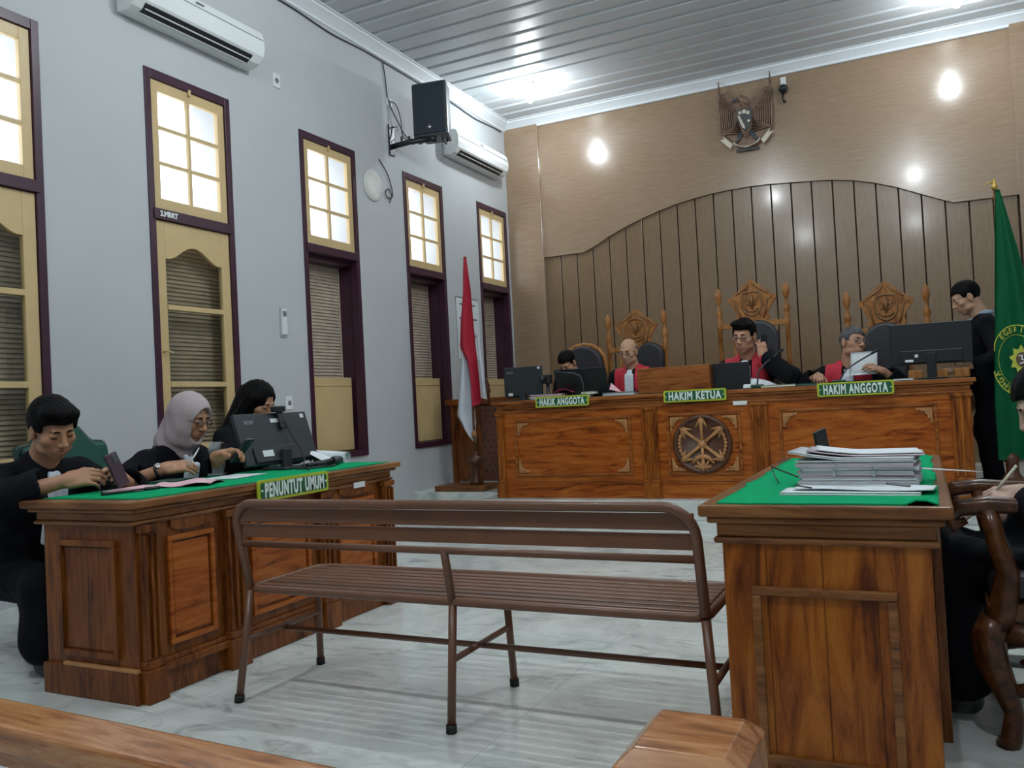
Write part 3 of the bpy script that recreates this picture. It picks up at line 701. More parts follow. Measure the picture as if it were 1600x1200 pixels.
# --- perforated wooden stand by the wall
def podium():
    x0, x1, y0, y1, z1 = -5.03, -4.36, 8.62, 9.1, 1.18
    t = thing('wooden_podium', 'reddish wooden stand with perforated carved panel beside the judges bench', 'podium', (x0, y0, DZ))
    inv = Matrix.Translation((-x0, -y0, -DZ))
    def P(nm, mb, mat=M_wred, **k): return obj(nm, mb.xf(inv), mat, t, **k)
    for x in (x0, x1-.05):
        for y in (y0, y1-.05): P('post', MB().box(x, x+.05, y, y+.05, DZ, z1-.04), bevel=.004)
    P('top_board', MB().box(x0-.05, x1+.12, y0-.04, y1+.03, z1-.07, z1), bevel=.008)
    P('lower_panel', MB().box(x0+.05, x1-.05, y0+.015, y0+.03, DZ+.04, z1-.07), bevel=.003)
    m = MB(); h = MB()
    xa, xb = x1+.02, x1+.35
    # perforated panel at a right angle, in front of the stand
    m.box(-4.60, x1+.12, y0-.035, y0-.018, DZ+.05, z1-.1)
    pan = P('perforated_panel', m, M_perf, bevel=.003)
    for j in range(11):
        for i in range(5):
            h.lathe([(0,0),(.014,0),(.014,.003),(0,.003)], (-4.56+i*.075+(j%2)*.035, y0-.0355, DZ+.16+j*.07), 6, 'y')
    obj('perforations', h.xf(inv), M_groove, pan)
    P('carved_finial', MB().lathe([(0,0),(.035,0),(.03,.04),(.045,.08),(.03,.12),(.04,.15),(.018,.2),(.02,.22),(0,.24)], (-4.58, y0+.1, z1), 12), M_carvd)
M_perf = plain('reddish_carved_board', (.13,.045,.028), .5, var=.15)
podium()
M_tan = plain('pale_tan_plastic', (.42,.33,.28), .5)
M_grn = plain('dark_green_card', (.02,.07,.05), .5)
M_pinkish = plain('pinkish_grey_paper', (.50,.42,.45), .75); M_paper2 = plain('grey_white_paper', (.52,.53,.55), .75)
# ================================================================ WALL ITEMS AND DEVICES
def aircon(y, z, L, label):
    """split air conditioner hung on the left wall; y = near end, z = underside"""
    t = thing('air_conditioner', label, 'air conditioner', (XL, y, z))
    pr = [(0,0),(.10,-.005),(.165,.02),(.215,.075),(.232,.14),(.228,.22),(.205,.285),(.17,.30),(0,.30)]
    b = obj('casing', MB().prism(pr, lambda a, c, s: (a, s, c), 0, L), M_wht, t, bevel=.012, seg=3, fix=True)
    M = Matrix.Rotation(math.atan2(.055, .05), 3, 'Y')
    # outlet with louvre blades on the sloping underside
    d = Vector((.215-.10, 0, .075+.005)).normalized(); n = Vector((d.z, 0, -d.x))
    def slab(u0, u1, y0, y1, t0, t1):
        m = MB(); o = Vector((.10, 0, -.005)); P = []
        for tt in (t0, t1):
            for uu, yy in ((u0, y0), (u1, y0), (u1, y1), (u0, y1)): P.append(o+d*uu+n*tt+Vector((0, yy, 0)))
        return m.add(P, [(0,3,2,1),(4,5,6,7),(0,1,5,4),(1,2,6,5),(2,3,7,6),(3,0,4,7)])
    obj('air_outlet', slab(.035, .118, .07*L, .90*L, .006, .0185), M_blk, t)
    obj('louvre_blade', slab(.076, .084, .08*L, .89*L, .016, .026), M_wht, t)
    obj('louvre_blade', slab(.030, .036, .07*L, .90*L, .0, .022), M_wht, t)
    obj('front_seam', MB().box(.2295, .2335, .02, L-.02, .205, .209), M_grey, t)
    obj('badge', MB().box(.228, .236, L*.42, L*.48, .235, .245), M_grey, t)
    return t
aircon(4.22, 4.085, 1.30, 'white air conditioner high on the left wall near the second window')
aircon(8.86, 4.175, 1.38, 'white air conditioner high on the left wall next to the judges wall')
def speaker():
    t = thing('loudspeaker', 'black loudspeaker on a wall bracket at the left wall', 'speaker', (-4.66, 7.86, 4.06), math.radians(10))
    b = obj('cabinet', MB().prism([(-.20,-.02),(.20,-.02),(.20,.02),(.145,.27),(-.145,.27),(-.20,.02)], lambda a, c, s: (a, c, s), .0, .60), M_dkgrey, t, bevel=.02, seg=3, fix=True)
    obj('grille', MB().box(-.185, .185, -.034, -.016, .03, .575), M_navy, t, bevel=.012, seg=3)
    obj('badge', MB().lathe([(0,0),(.022,0),(.020,.006),(0,.007)], (0, -.034, .10), 16, 'y'), M_silver, t)
    obj('handle', MB().tube([(.12,.02,-.005),(.12,.06,-.05),(.12,.16,-.05),(.12,.2,-.005)], .012, 8), M_blkm, t)
    a = thing('speaker_bracket', 'black steel wall bracket arm under the loudspeaker', 'bracket', (XL, 7.73, 4.05))
    obj('wall_plate', MB().box(0, .02, -.05, .05, -.16, .18), M_blkm, a, bevel=.004)
    obj('arm', MB().tube([(.01,0,-.06),(.22,.05,-.03),(.44,.17,.0)], .030, 10), M_blkm, a)
    obj('arm_collar', MB().tube([(.40,.15,-.005),(.47,.19,.0)], .042, 12).tube([(.44,.17,-.02),(.44,.17,.03)], .03, 12), M_blkm, a)
    obj('plate_hook', MB().tube([(.03,0,.15),(.09,0,.15),(.09,0,.10)], .009, 8), M_silver, a)
    obj('cable_coil', MB().tube([(.1+.22*u+.03*math.cos(u*19), .03+.12*u, .0+.045*math.sin(u*19)) for u in [i/40 for i in range(41)]], .007, 6), M_cable, a)
M_navy = plain('navy_black_grille', (.012,.022,.035), .5, bmp=.4, bscale=300)
speaker()
def cable(nm, pts, r, label, mat=None, smooth=6):
    P = [Vector(p) for p in pts]; out = []
    for i in range(len(P)-1):
        p0, p1, p2, p3 = P[max(i-1,0)], P[i], P[i+1], P[min(i+2,len(P)-1)]
        for k in range(smooth):
            u = k/smooth; out.append(.5*((2*p1)+(p2-p0)*u+(2*p0-5*p1+4*p2-p3)*u*u+(3*p1-p0-3*p2+p3)*u**3))
    out.append(P[-1]); return tag(base(obj(nm, MB().tube(out, r, 6), mat or M_cable), P[0]), label, 'cable')
zc = ZC-.135
cable('speaker_cable', [(XL+.012, 7.62, zc), (XL+.012, 7.66, 4.75), (XL+.012, 7.70, 4.50), (XL+.05, 7.80, 4.30), (XL+.12, 7.86, 4.12), (XL+.26, 7.86, 4.05)], .007, 'thin dark cable hanging from the cornice down to the speaker bracket')
cable('power_cable', [(XL+.03, 7.73, 4.49), (XL+.05, 7.80, 4.46), (XL+.06, 7.86, 4.32), (XL+.06, 7.88, 4.15), (XL+.14, 7.85, 4.08)], .006, 'short dark cable plugged in the wall socket beside the speaker')
cable('cornice_cable', [(XL+.012, y, zc-.01-.03*max(0, math.sin(y*2.1))**3) for y in [5.0+.25*i for i in range(23)]], .009, 'dark cable running loosely along the underside of the left cornice')
cable('aircon_cable', [(XL+.012, 8.45, zc), (XL+.02, 8.62, 4.78), (XL+.03, 8.80, 4.56), (XL+.04, 8.90, 4.45)], .007, 'dark cable hanging from the cornice to the far air conditioner')
cable('loose_cable', [(XL+.01, 7.47, 3.79), (XL+.012, 7.62, 3.66), (XL+.012, 7.70, 3.48), (XL+.012, 7.68, 3.42), (XL+.012, 7.60, 3.40), (XL+.012, 7.56, 3.45), (XL+.012, 7.62, 3.50), (XL+.012, 7.68, 3.44), (XL+.012, 7.63, 3.35)], .006, 'loose looped cable beside the round beige disc on the left wall')
d_ = obj('wall_disc', MB().lathe([(0,0),(.165,0),(.17,.006),(.16,.014),(.12,.016),(0,.012)], (XL, 7.34, 3.48), 32, 'x'), plain('beige_disc', (.60,.61,.58), .6)); base(d_, (XL, 7.34, 3.48)); tag(d_, 'round beige disc mounted on the left wall below the speaker', 'wall plate')
def wallbox(nm, y, z, w, h, label, cat, kind):
    t = thing(nm, label, cat, (XL, y, z))
    obj('plate', MB().box(0, .012, -w/2, w/2, -h/2, h/2), M_wht if kind != 'remote' else M_grey2, t, bevel=.004)
    if kind == 'socket':
        obj('socket_well', MB().lathe([(0,0),(w*.27,0),(w*.27,.003),(0,.003)], (.0115, 0, 0), 14, 'x'), M_grey, t)
    elif kind == 'remote':
        obj('remote_control', MB().box(.012, .026, -w*.38, w*.38, -h*.42, h*.45), M_wht, t, bevel=.004); obj('remote_screen', MB().box(.026, .0275, -w*.28, w*.28, h*.18, h*.36), M_grey, t)
    return t
M_grey2 = plain('pale_grey_holder', (.42,.45,.46), .5)
wallbox('wall_socket', 5.90, 4.13, .09, .13, 'pale wall socket high on the left wall beside the near air conditioner', 'socket', 'socket')
wallbox('wall_socket', 7.725, 4.485, .10, .09, 'small wall socket beside the loudspeaker cables', 'socket', 'socket')
wallbox('wall_socket', 5.88, 1.205, .085, .12, 'white wall socket just above the prosecutors monitor', 'socket', 'socket')
wallbox('remote_holder', 5.85, 1.93, .085, .27, 'pale grey remote control holder on the wall between second and third window', 'remote control', 'remote')
pst = thing('wall_notice', 'white printed notice on the left wall behind the red and white flag', 'poster', (XL, 9.28, 2.1))
obj('notice_sheet', MB().box(.0, .006, -.30, .30, -.42, .36), M_paper, pst)
obj('notice_border', MB().box(.005, .008, -.30, .30, .345, .36).box(.005, .008, -.30, -.288, -.42, .345), M_grey, pst)
for k, (a, b, z) in enumerate(((-.2, .2, .27), (-.22, .24, .09), (-.15, .1, -.02), (-.18, .2, -.12), (-.2, .1, -.22))):
    obj('notice_line', MB().box(.006, .0075, a, b, z-.012, z+.012), M_grey, pst)

# --- garuda-like wall emblem
def emblem():
    t = thing('wall_emblem', 'carved eagle emblem with shield and white ribbon high on the judges wall', 'emblem', (-1.76, YB-.09, 4.40))
    M_ebr = plain('brown_bronze', (.20,.125,.085), .45, var=.25, scale=20, metal=.2); M_rib = plain('cream_ribbon', (.62,.56,.45), .5); M_sh = plain('dark_grey_shield', (.06,.065,.07), .5)
    obj('backing', MB().prism([(-.10,-.28),(.12,-.28),(.30,-.10),(.33,.15),(.31,.40),(.24,.42),(.12,.30),(-.10,.30),(-.22,.44),(-.29,.42),(-.31,.12),(-.26,-.10)], lambda a, b, s: (a, -s, b), .0, .03), M_ebr, t, fix=True, bevel=.008)
    for sg in (-1, 1):
        for k in range(7):
            x0 = .13+k*.026; zt = .16+k*.045 if k < 6 else .46
            m = MB().tube([(sg*.06, -.045, .10-k*.035), (sg*(x0+.02), -.055, -.02-k*.02+.03*k*.3), (sg*(.17+k*.024), -.05, .16+k*.012), (sg*(.12+k*.030), -.04, zt+.03)], [.022,.024,.018,.006], 8, flat=.6)
            obj('wing_feather', m, M_ebr, t)
        obj('wing_tip', MB().tube([(sg*.30,-.03,.30),(sg*.31,-.03,.44),(sg*.31,-.03,.62)], [.024,.014,.004], 8), M_ebr, t)
        obj('leg', MB().tube([(sg*.05,-.05,-.10),(sg*.10,-.055,-.19),(sg*.15,-.055,-.235)], [.03,.022,.016], 8), M_sh, t)
        rib = [(.17,-.235),(.245,-.155),(.29,-.105),(.27,-.16),(.32,-.15),(.26,-.225),(.20,-.285)]
        obj('ribbon_tail', MB().prism([(sg*a, b) for a, b in rib], lambda a, b, s: (a, -.05-s, b), 0, .015), M_rib, t, fix=True)
    arc = [(.20*math.sin(a), -.05, -.10-.19*math.cos(a)) for a in [math.radians(-52+104*i/12) for i in range(13)]]
    obj('ribbon', MB().tube(arc, .030, 6, flat=.35), M_rib, t)
    for sg in (-1, 1): obj('ribbon_lettering', MB().tube([(.20*math.sin(a), -.063, -.10-.19*math.cos(a)) for a in [math.radians(sg*(8+28*i/5)) for i in range(6)]], .012, 6), M_ebr, t)
    obj('body', MB().lathe([(0,-.18),(.05,-.14),(.085,-.02),(.09,.10),(.06,.20),(.045,.26),(0,.28)], (0,-.04,0), 14), M_ebr, t)
    h = obj('head', MB().tube([(.02,-.05,.22),(-.01,-.06,.29),(-.04,-.07,.315),(-.07,-.075,.30)], [.045,.05,.042,.03], 10), M_ebr, t); obj('beak', MB().tube([(-.08,-.08,.30),(-.13,-.085,.295),(-.165,-.085,.285)], [.02,.014,.003], 8), M_sh, h)
    shd = [(-.085,.12),(.085,.12),(.085,-.02),(.05,-.11),(0,-.15),(-.05,-.11),(-.085,-.02)]
    s_ = obj('shield', MB().prism(shd, lambda a, b, s: (a, -.10-s, b+.04), 0, .03), M_sh, t, fix=True, bevel=.006)
    for x, z, w in ((-.05,.115,.018),(.0,.12,.022),(.045,.10,.018),(.05,.0,.014)): obj('shield_star', MB().box(x-w, x+w, -.138, -.13, z-w, z+w), M_rib, s_)
    obj('shield_band', MB().prism([(-.08,.05),(-.055,.05),(.0,-.09),(.0,-.12),(-.03,-.10)], lambda a, b, s: (a, -.13-s, b+.03), 0, .008), M_rib, s_, fix=True)
    obj('name_strip', MB().box(-.14, .14, -.02, 0, -.325, -.30), M_sh, t)
    c = thing('wall_camera', 'small dark camera with cables mounted beside the eagle emblem', 'camera', (-1.30, YB-.06, 4.74))
    obj('camera_body', MB().lathe([(0,0),(.05,0),(.055,.05),(.03,.11),(0,.12)], (0,-.02,0), 14, 'y'), M_blkm, c); obj('camera_mount', MB().box(-.03,.03,-.03,.005,.0,.15), M_wht, c)
    obj('camera_plug', MB().tube([(.0,-.02,-.03),(-.02,-.03,-.10),(.01,-.03,-.16)], [.012,.010,.018], 8), M_blk, c)
emblem()

# --- flags
def flagpole_national():
    t = thing('national_flag', 'red and white flag hanging from a wooden pole left of the judges bench', 'flag', (-4.44, 8.10, DZ))
    obj('base_board', MB().box(-.42, .20, -.20, .16, 0, .06), M_bencht, t, bevel=.006)
    obj('turned_stand', MB().lathe([(0,.06),(.085,.06),(.075,.09),(.055,.14),(.05,.22),(.055,.27),(.10,.30),(.105,.335),(.07,.36),(.03,.375),(.022,.42),(0,.42)], (0,0,0), 18), M_carvd, t)
    obj('pole', MB().tube([(0,0,.40),(-.0,0,2.56)], .012, 8), M_bencht, t)
    obj('pole_ring', MB().lathe([(0,-.03),(.025,-.02),(.028,.02),(.014,.05),(0,.06)], (0,-.0,.60), 10), M_carv, t)
    M_fr = plain('red_flag_cloth', (.42,.012,.035), .75, var=.05, bmp=.15, bscale=40); M_fw = plain('white_flag_cloth', (.62,.66,.72), .75, var=.03, bmp=.15, bscale=40)
    # outlines (x, z) of the hanging folds, given real pleat depth
    def cloth(nm, left, right, mat, seed, par=t, y0=-.02):
        def edge(E, v):
            E = sorted(E, key=lambda q: -q[1]); z = E[0][1]+(E[-1][1]-E[0][1])*v
            for (a, b), (c, d) in zip(E, E[1:]):
                if b >= z >= d: return a+(c-a)*((b-z)/max(1e-6, b-d)), z
            return E[-1]
        def fn(u, v):
            (xl, zl), (xr, zr) = edge(left, v), edge(right, v); x = xl+(xr-xl)*u; z = zl+(zr-zl)*u
            w = .045*min(1, v*4+.15); return (x, y0+w*math.sin(u*PI*2.6+seed+v*1.5)*min(1, (xr-xl)/.10), z)
        return obj(nm, MB().grid(fn, 20, 40, .003), mat, par)
    cloth('red_cloth', [(-.012,2.565),(-.055,2.2),(-.11,1.85),(-.135,1.60),(-.12,1.50),(-.05,1.42),(-.02,1.2),(-.015,.875)], [(.022,2.565),(.05,2.1),(.085,1.6),(.115,1.2),(.13,.975)], M_fr, .4)
    cloth('white_cloth', [(-.135,1.62),(-.15,1.4),(-.20,1.1),(-.235,.82),(-.14,.66),(-.012,.505)], [(-.10,1.60),(.0,1.38),(.015,1.2),(.02,.90),(.035,.75),(.03,.68),(.0,.505)], M_fw, 1.3, y0=.035)
    cloth('white_cloth', [(.06,1.7),(.09,1.3),(.11,1.0)], [(.085,1.7),(.125,1.3),(.155,.98)], M_fw, 0, y0=.05)
flagpole_national()
def flag_court():
    t = thing('court_flag', 'tall green flag with yellow ring emblem and lettering at the right', 'flag', (.606, 7.62, DZ+.075)); t.scale = (.918, .918, .918)
    M_gf = plain('green_satin', (.0015,.085,.030), .6, var=.08, scale=5, bmp=.1, spec=.15); M_yl = plain('yellow_embroidery', (.42,.44,.05), .6); M_br = plain('brown_embroidery', (.09,.06,.03), .6)
    obj('base_board', MB().box(-.2,.2,-.2,.2,-.0815,0), M_bencht, t, bevel=.006)
    obj('turned_stand', MB().lathe([(0,0),(.18,0),(.18,.03),(.09,.06),(.05,.12),(.05,.2),(.07,.24),(.02,.3),(0,.3)], (0,0,0), 18), M_carvd, t)
    obj('pole', MB().tube([(0,0,.28),(0,0,2.56)], .013, 8), M_bencht, t)
    obj('finial', MB().lathe([(0,0),(.02,0),(.028,.03),(.01,.05),(.016,.065),(.003,.10),(0,.10)], (0,0,2.55), 10).tube([(0,0,2.62),(-.05,0,2.61),(-.085,0,2.595)], [.012,.007,.002], 6), M_gold, t)
    def fn(u, v):
        z = 2.53-v*2.30; sp = min(1, v/.72)
        xl = -.004-.10*min(1, v*1.3)**1.0; xr = .03+.30*sp**.95+ .02*v
        w = (.045*math.sin(u*PI*2+.3)+.012*math.sin(u*PI*5+v*3))*min(1, v*3)
        return (xl+(xr-xl)*u, -.075+w, z)
    cl = obj('flag_cloth', MB().grid(fn, 36, 60, .003), M_gf, t)
    def on(x, z):   # point on the cloth in front
        v = (2.53-z)/2.30; sp = min(1, v/.72); xl = -.004-.10*min(1, v*1.3); xr = .03+.30*sp**.95+.02*v
        u = min(1, max(0, (x-xl)/(xr-xl))); return Vector((min(xr, max(xl, x)), fn(u, v)[1]-.005, z))
    cx, cz_ = .075, 1.075
    for r_, w in ((.255, .008), (.185, .005)):
        pts = [(cx+r_*.70*math.cos(a), cz_+r_*1.15*math.sin(a)) for a in [2*PI*i/64 for i in range(65)]]
        pts = [p for p in pts if -.098 < p[0] < .245]
        segs = [[]]
        for p in pts:
            if segs[-1] and (abs(p[0]-segs[-1][-1][0])+abs(p[1]-segs[-1][-1][1])) > .08: segs.append([])
            segs[-1].append(p)
        for sgm in segs:
            if len(sgm) > 2: obj('emblem_ring', MB().tube([on(*p) for p in sgm], w, 6, flat=.4), M_yl, cl)
    star = []
    for k in range(18): a = 2*PI*k/18; r_ = .125 if k % 2 == 0 else .088; star.append((cx+.03+r_*.72*math.cos(a+.15), cz_+r_*math.sin(a+.15)))
    yy = min(on(x, z).y for x, z in star)-.004
    s_ = obj('emblem_star', MB().prism(star, lambda a, b, q: (a, yy+q, b), 0, .006), M_yl, cl, fix=True)
    obj('emblem_disc', MB().prism([(cx+.035+.045*math.cos(2*PI*k/20), cz_+.062*math.sin(2*PI*k/20)) for k in range(20)], lambda a, b, q: (a, yy-.005+q, b), 0, .006), M_br, s_, fix=True)
    obj('emblem_figure', MB().tube([(cx+.01,yy-.006,cz_+.03),(cx+.035,yy-.007,cz_+.035),(cx+.03,yy-.007,cz_),(cx+.055,yy-.007,cz_-.005)], .007, 6).tube([(cx+.015,yy-.006,cz_-.035),(cx+.06,yy-.006,cz_-.02)], .007, 6), M_wht, s_)
    for txt, a0, st in (('EGERI M', 128, -13.5), ('PENGA', 262, -14)):
        for i, ch in enumerate(txt):
            if ch == ' ': continue
            a = math.radians(a0+st*i); x, z = cx+.222*.70*math.cos(a), cz_+.222*1.15*math.sin(a)
            if not -.095 < x < .235: continue
            p = on(x, z); tm = text_mb(ch, .062, .001, .0015, .9)
            d = Vector((math.cos(a)*.8, 0, math.sin(a))).normalized(); M = Matrix((Vector((d.z, 0, -d.x)), d, Vector((0, -1, 0)))).transposed().to_4x4(); M.translation = p+Vector((0, -.004, 0))
            obj('emblem_letter', tm.xf(M), M_yl, cl)
flag_court()

# --- monitors and other devices
def monitor(nm, label, bl, br, tl, mat, stand, parts=True, face=1, brand=None, thick=.03, stickers=()):
    """back of a flat screen given by three corners of the back face (world)"""
    bl, br, tl = Vector(bl), Vector(br), Vector(tl); u = (br-bl); w = u.length; u.normalize(); v = (tl-bl); h = v.length; v = (v-u*v.dot(u)).normalized(); n = u.cross(v)
    M = Matrix((u, v, n)).transposed().to_4x4(); t = thing(nm, label, 'monitor', tuple((bl+br)/2)); M.translation = bl-(bl+br)/2
    def P(name, mb, mat, par=t, **k): return obj(name, mb.xf(M), mat, par, **k)
    b = P('housing', MB().box(0, w, 0, h, -thick, 0), mat, bevel=.006)
    P('screen', MB().box(.012, w-.012, .014, h-.012, -thick-.002, -thick+.002), M_scr, b)
    P('rear_bulge', MB().box(w*.12, w*.88, h*.0+.01, h*.34, 0, .012), mat, b, bevel=.006)
    if brand: m = text_mb(brand, h*.15, .0006, .001, 1.0); m.xf(Matrix.Translation((w*.17, h*.84, .0012))); P('brand_lettering', m, M_grey, b)
    for (a, c, d, e) in stickers: P('sticker', MB().box(a*w, d*w, c*h, e*h, .0, .0016 if c > .36 else .0135), M_wht, b)
    if stand:
        zt, depth = stand; o = (bl+br)/2; nh = Vector((n.x, n.y, 0)).normalized(); cc = -nh*thick
        m = MB(); q = Matrix((Vector((u.x, u.y, 0)).normalized(), nh, Vector((0,0,1)))).transposed()
        m.rbox(Vector((0,0,(h*.22+zt-o.z)/2))+nh*.012, (.035, .012, (h*.3-(zt-o.z))/2), q); obj('stand_neck', m, mat, t, bevel=.004)
        obj('stand_base', MB().rbox(Vector((0,0,zt-o.z+.006)), (w*.17, .085, .006), q), mat, t, bevel=.004)
    return t
M_scr = plain('dark_screen', (.01,.012,.014), .15); M_blk2 = plain('black_lacquer_plastic', (.003,.005,.007), .4, var=.05)
M_mon = plain('slate_monitor_plastic', (.020,.026,.032), .42, var=.06)
ZF = .7995
monitor('computer_monitor', 'black monitor seen from behind on the prosecutors desk, with webcam on top', (-3.22,3.37,.835), (-3.22,3.955,.835), (-3.31,3.40,1.115), M_mon, (ZF, .1), brand='acer',
    stickers=((.46,.80,.64,.88),(.90,.87,.95,.95),(.22,.14,.36,.26)))
wc = thing('webcam', 'small black webcam clipped on top of the prosecutors monitor', 'camera', (-3.30, 3.70, 1.118))
obj('camera_head', MB().box(-.02,.03,-.035,.045,.0,.035), M_blk, wc, bevel=.008); obj('lens', MB().lathe([(0,0),(.012,0),(.012,.008),(0,.008)], (-.028,.005,.018), 12, 'x'), M_scr, wc); obj('clip', MB().rbox((.022,.012,-.045), (.006,.022,.05), Matrix.Rotation(-.3,3,'Y')), M_blk, wc, bevel=.003)
cable('webcam_cable', [(-3.262, 3.72, 1.07), (-3.235, 3.74, .99), (-3.185, 3.76, .90), (-3.15, 3.74, .83), (-3.12, 3.66, .806), (-3.06, 3.62, .806)], .0035, 'thin black cable hanging down the back of the prosecutors monitor', M_blk)
cable('desk_cable', [(-3.06, 3.56, .806), (-2.98, 3.62, .806), (-2.95, 3.74, .806), (-3.02, 3.82, .806), (-3.10, 3.70, .806), (-3.0, 3.58, .812), (-2.92, 3.50, .806)], .006, 'tangled black cable lying on the felt in front of the monitor', M_blk)
mg = thing('microphone', 'black cylindrical microphone lying before the monitor on the green felt', 'microphone', (-3.03, 3.78, .818))
obj('handle', MB().tube([(0,-.16,.0),(0,.06,.006)], [.013,.018], 12), M_blk, mg); obj('head', MB().tube([(0,.06,.006),(0,.085,.007),(0,.13,.008)], [.024,.027,.022], 12), M_dkgrey, mg)
obj('cradle', MB().box(-.03,.03,-.10,-.03,-.018,.012), M_blk, mg, bevel=.006)
# roll of paper at the desk end
def rollfn(u, v):
    a = u*2.2*PI*1.3; 
    if u < .45: return (-3.36+.27*v-.0, 3.86+.02*v+u*.40, .803+.13*(1-v)*(1-u*1.5)+.02*math.sin(u*9))
    q = (u-.45)/.55; a = -PI/2+q*PI*1.8; r_ = .032*(1-.35*q)
    return (-3.36+.27*v, 3.86+.02*v+.18+r_*math.cos(a)*1.0, .835+r_*math.sin(a)+.02*(1-v))
tag(base(obj('paper_roll', MB().grid(rollfn, 40, 10, .0015), M_paper), (-3.2, 4.0, .80)), 'large white paper sheet curled into a roll behind the monitor', 'paper')
ob = thing('tape_dispenser', 'grey looped stand with round pale roll beside the monitor', 'tape dispenser', (-3.36, 3.30, ZF), .5)
obj('loop_strap', MB().grid(lambda u, v: ((v-.5)*.06, .045*math.cos(PI*1.35-u*PI*1.5), .135+.035*math.sin(PI*1.35-u*PI*1.5)), 16, 3, .006), M_grey, ob)
obj('column', MB().box(-.028,.028,-.012,.016,0,.125), M_grey, ob, bevel=.004); obj('pale_roll', MB().lathe([(0,-.02),(.042,-.02),(.042,.02),(0,.02)], (0,.065,.06), 20, 'x'), M_tan, ob); obj('foot', MB().box(-.04,.04,-.05,.12,0,.012), M_grey, ob, bevel=.003)
def sheet(nm, cx, cy, z, w, d, rz, mat, label, cat='paper', wave=0, thick=.0012, seed=0, group=None, curl=None):
    R = Matrix.Rotation(math.radians(rz), 3, 'Z')
    def fn(u, v):
        p = R @ Vector(((u-.5)*w, (v-.5)*d, 0)); zz = wave*(.5+.5*math.sin(u*7+v*3+seed)) + (curl(u, v) if curl else 0)
        return (p.x, p.y, zz+thick)
    o = obj(nm, MB().grid(fn, 14, 14, thick), mat); o.location = (cx, cy, z); return tag(o, label, cat, group)
sheet('paper_sheet', -3.08, 2.88, ZF+.002, .25, .33, 28, M_pink, 'big pink sheet draped over the desk edge near the nameplate', wave=.014, seed=2.4, curl=lambda u, v: .012*math.sin(v*5))
sheet('paper_sheet', -3.20, 2.68, ZF+.001, .20, .30, 12, M_pink, 'flat pink sheet lying between the phone and the notebook', wave=.003)
sheet('notebook', -3.34, 2.97, ZF, .14, .18, 20, M_grn, 'small dark green notebook under the hands with the watch', 'notebook', thick=.010)
pn = thing('pen', 'long black pen lying on the felt near the desk corner', 'pen', (-3.10, 2.52, ZF+.006), math.radians(78)); obj('barrel', MB().tube([(-.11,0,0),(.09,0,0)], .0065, 8), M_blk, pn); obj('cap', MB().tube([(.08,0,0),(.15,0,0)], .0085, 8), M_blk, pn)
obj('clip', MB().tube([(-.10,0,0),(-.12,0,.03),(-.10,.01,.05)], .0025, 6), M_mar, pn)
sheet('paper_sheet', -3.16, 3.22, ZF+.001, .2, .28, 10, M_paper, 'white sheet half under the monitor stand beside the pink paper')
def phone(c, rx, ry, rz, label, mat):
    t = thing('phone', label, 'phone', c); t.rotation_euler = (rx, ry, rz)
    obj('case', MB().box(-.038,.038,-.006,.006,-.078,.078), mat, t, bevel=.006, seg=3); obj('screen', MB().box(-.035,.035,-.0075,-.005,-.074,.074), M_scr, t)
    obj('camera_island', MB().box(-.030,.004,.005,.009,.030,.068), M_dkgrey, t, bevel=.003); obj('camera_lens', MB().lathe([(0,0),(.008,0),(.008,.003),(0,.003)], (-.018,.0085,.055), 12, 'y'), M_scr, t)
M_pur = plain('plum_phone_case', (.045,.02,.035), .35)
phone((-3.225, 2.575, .895), .25, .25, math.radians(-78), 'plum-coloured phone held by the person at the desk end', M_pur)
phone((-3.215, 3.33, .925), -.75, 0, math.radians(-80), 'black phone held by the person in the headscarf', M_blk)
tag(base(obj('paper_slip', MB().tube([(-3.36,3.10,.87),(-3.34,3.13,.92),(-3.33,3.15,.955)], [.010,.013,.006], 8, flat=.4), M_wht), (-3.35, 3.12, .9)), 'folded white slip between the fingers of the person in the headscarf', 'paper')

# --- defence table: files
TF = .7945
def stack():
    r = random.Random(4); z = TF
    for k in range(8):
        th = (.010, .012, .009)[k % 3]; w = .325+r.uniform(-.012,.012); dx = r.uniform(-.008,.008)
        o = thing('document_file', ('thin %s file of papers, number %s from the bottom of the stapled stack' % (('pinkish', 'greyish', 'white')[k % 3], ('one','two','three','four','five','six','seven','eight','nine','ten','eleven')[k])), 'document', (-.185+dx, 2.80+r.uniform(-.01,.01), z), math.radians(-3+r.uniform(-1.5,1.5)), 'files stacked on the defence table')
        m = MB()
        for q in range(3):
            a = r.uniform(-.004,.004); m.box(-w/2+a, w/2+a, -.115+a, .115-a, th*q/3, th*(q+.86)/3)
        obj('pages', m, (M_pinkish, M_paper2, M_paper)[k % 3], o); z += th
        if k == 4 or k == 6:
            for x in (-.05, .06): obj('binder_clip', MB().box(x-.004, x+.004, -.120, -.112, -.004, th+.002), M_silver, o)
    return z
zt = stack()
bn = lambda s: (lambda u, v: .03*max(0, .45-u)**1.3*2.2*s)
sheet('paper_sheet', -.20, 2.80, zt, .35, .22, -4, M_paper2, 'bluish white sheaf fanned up at the left on top of the stack', curl=bn(1), thick=.006)
sheet('paper_sheet', -.17, 2.84, zt+.008, .33, .22, 2, M_pinkish, 'pinkish top sheet lying askew on the stack of files', curl=bn(.8), thick=.002)
sheet('paper_sheet', -.165, 2.86, zt+.0125, .30, .20, 5, M_paper, 'white uppermost sheet on the stack of files', curl=bn(.7), thick=.002)
sheet('paper_sheet', -.20, 2.59, TF, .37, .13, -2, M_paper, 'white document lying in front of the stack, lower one', thick=.007)
sheet('paper_sheet', -.165, 2.615, TF+.009, .37, .12, -5, M_paper, 'white printed sheet with dark stroke on top of the front document', thick=.002, wave=.004)
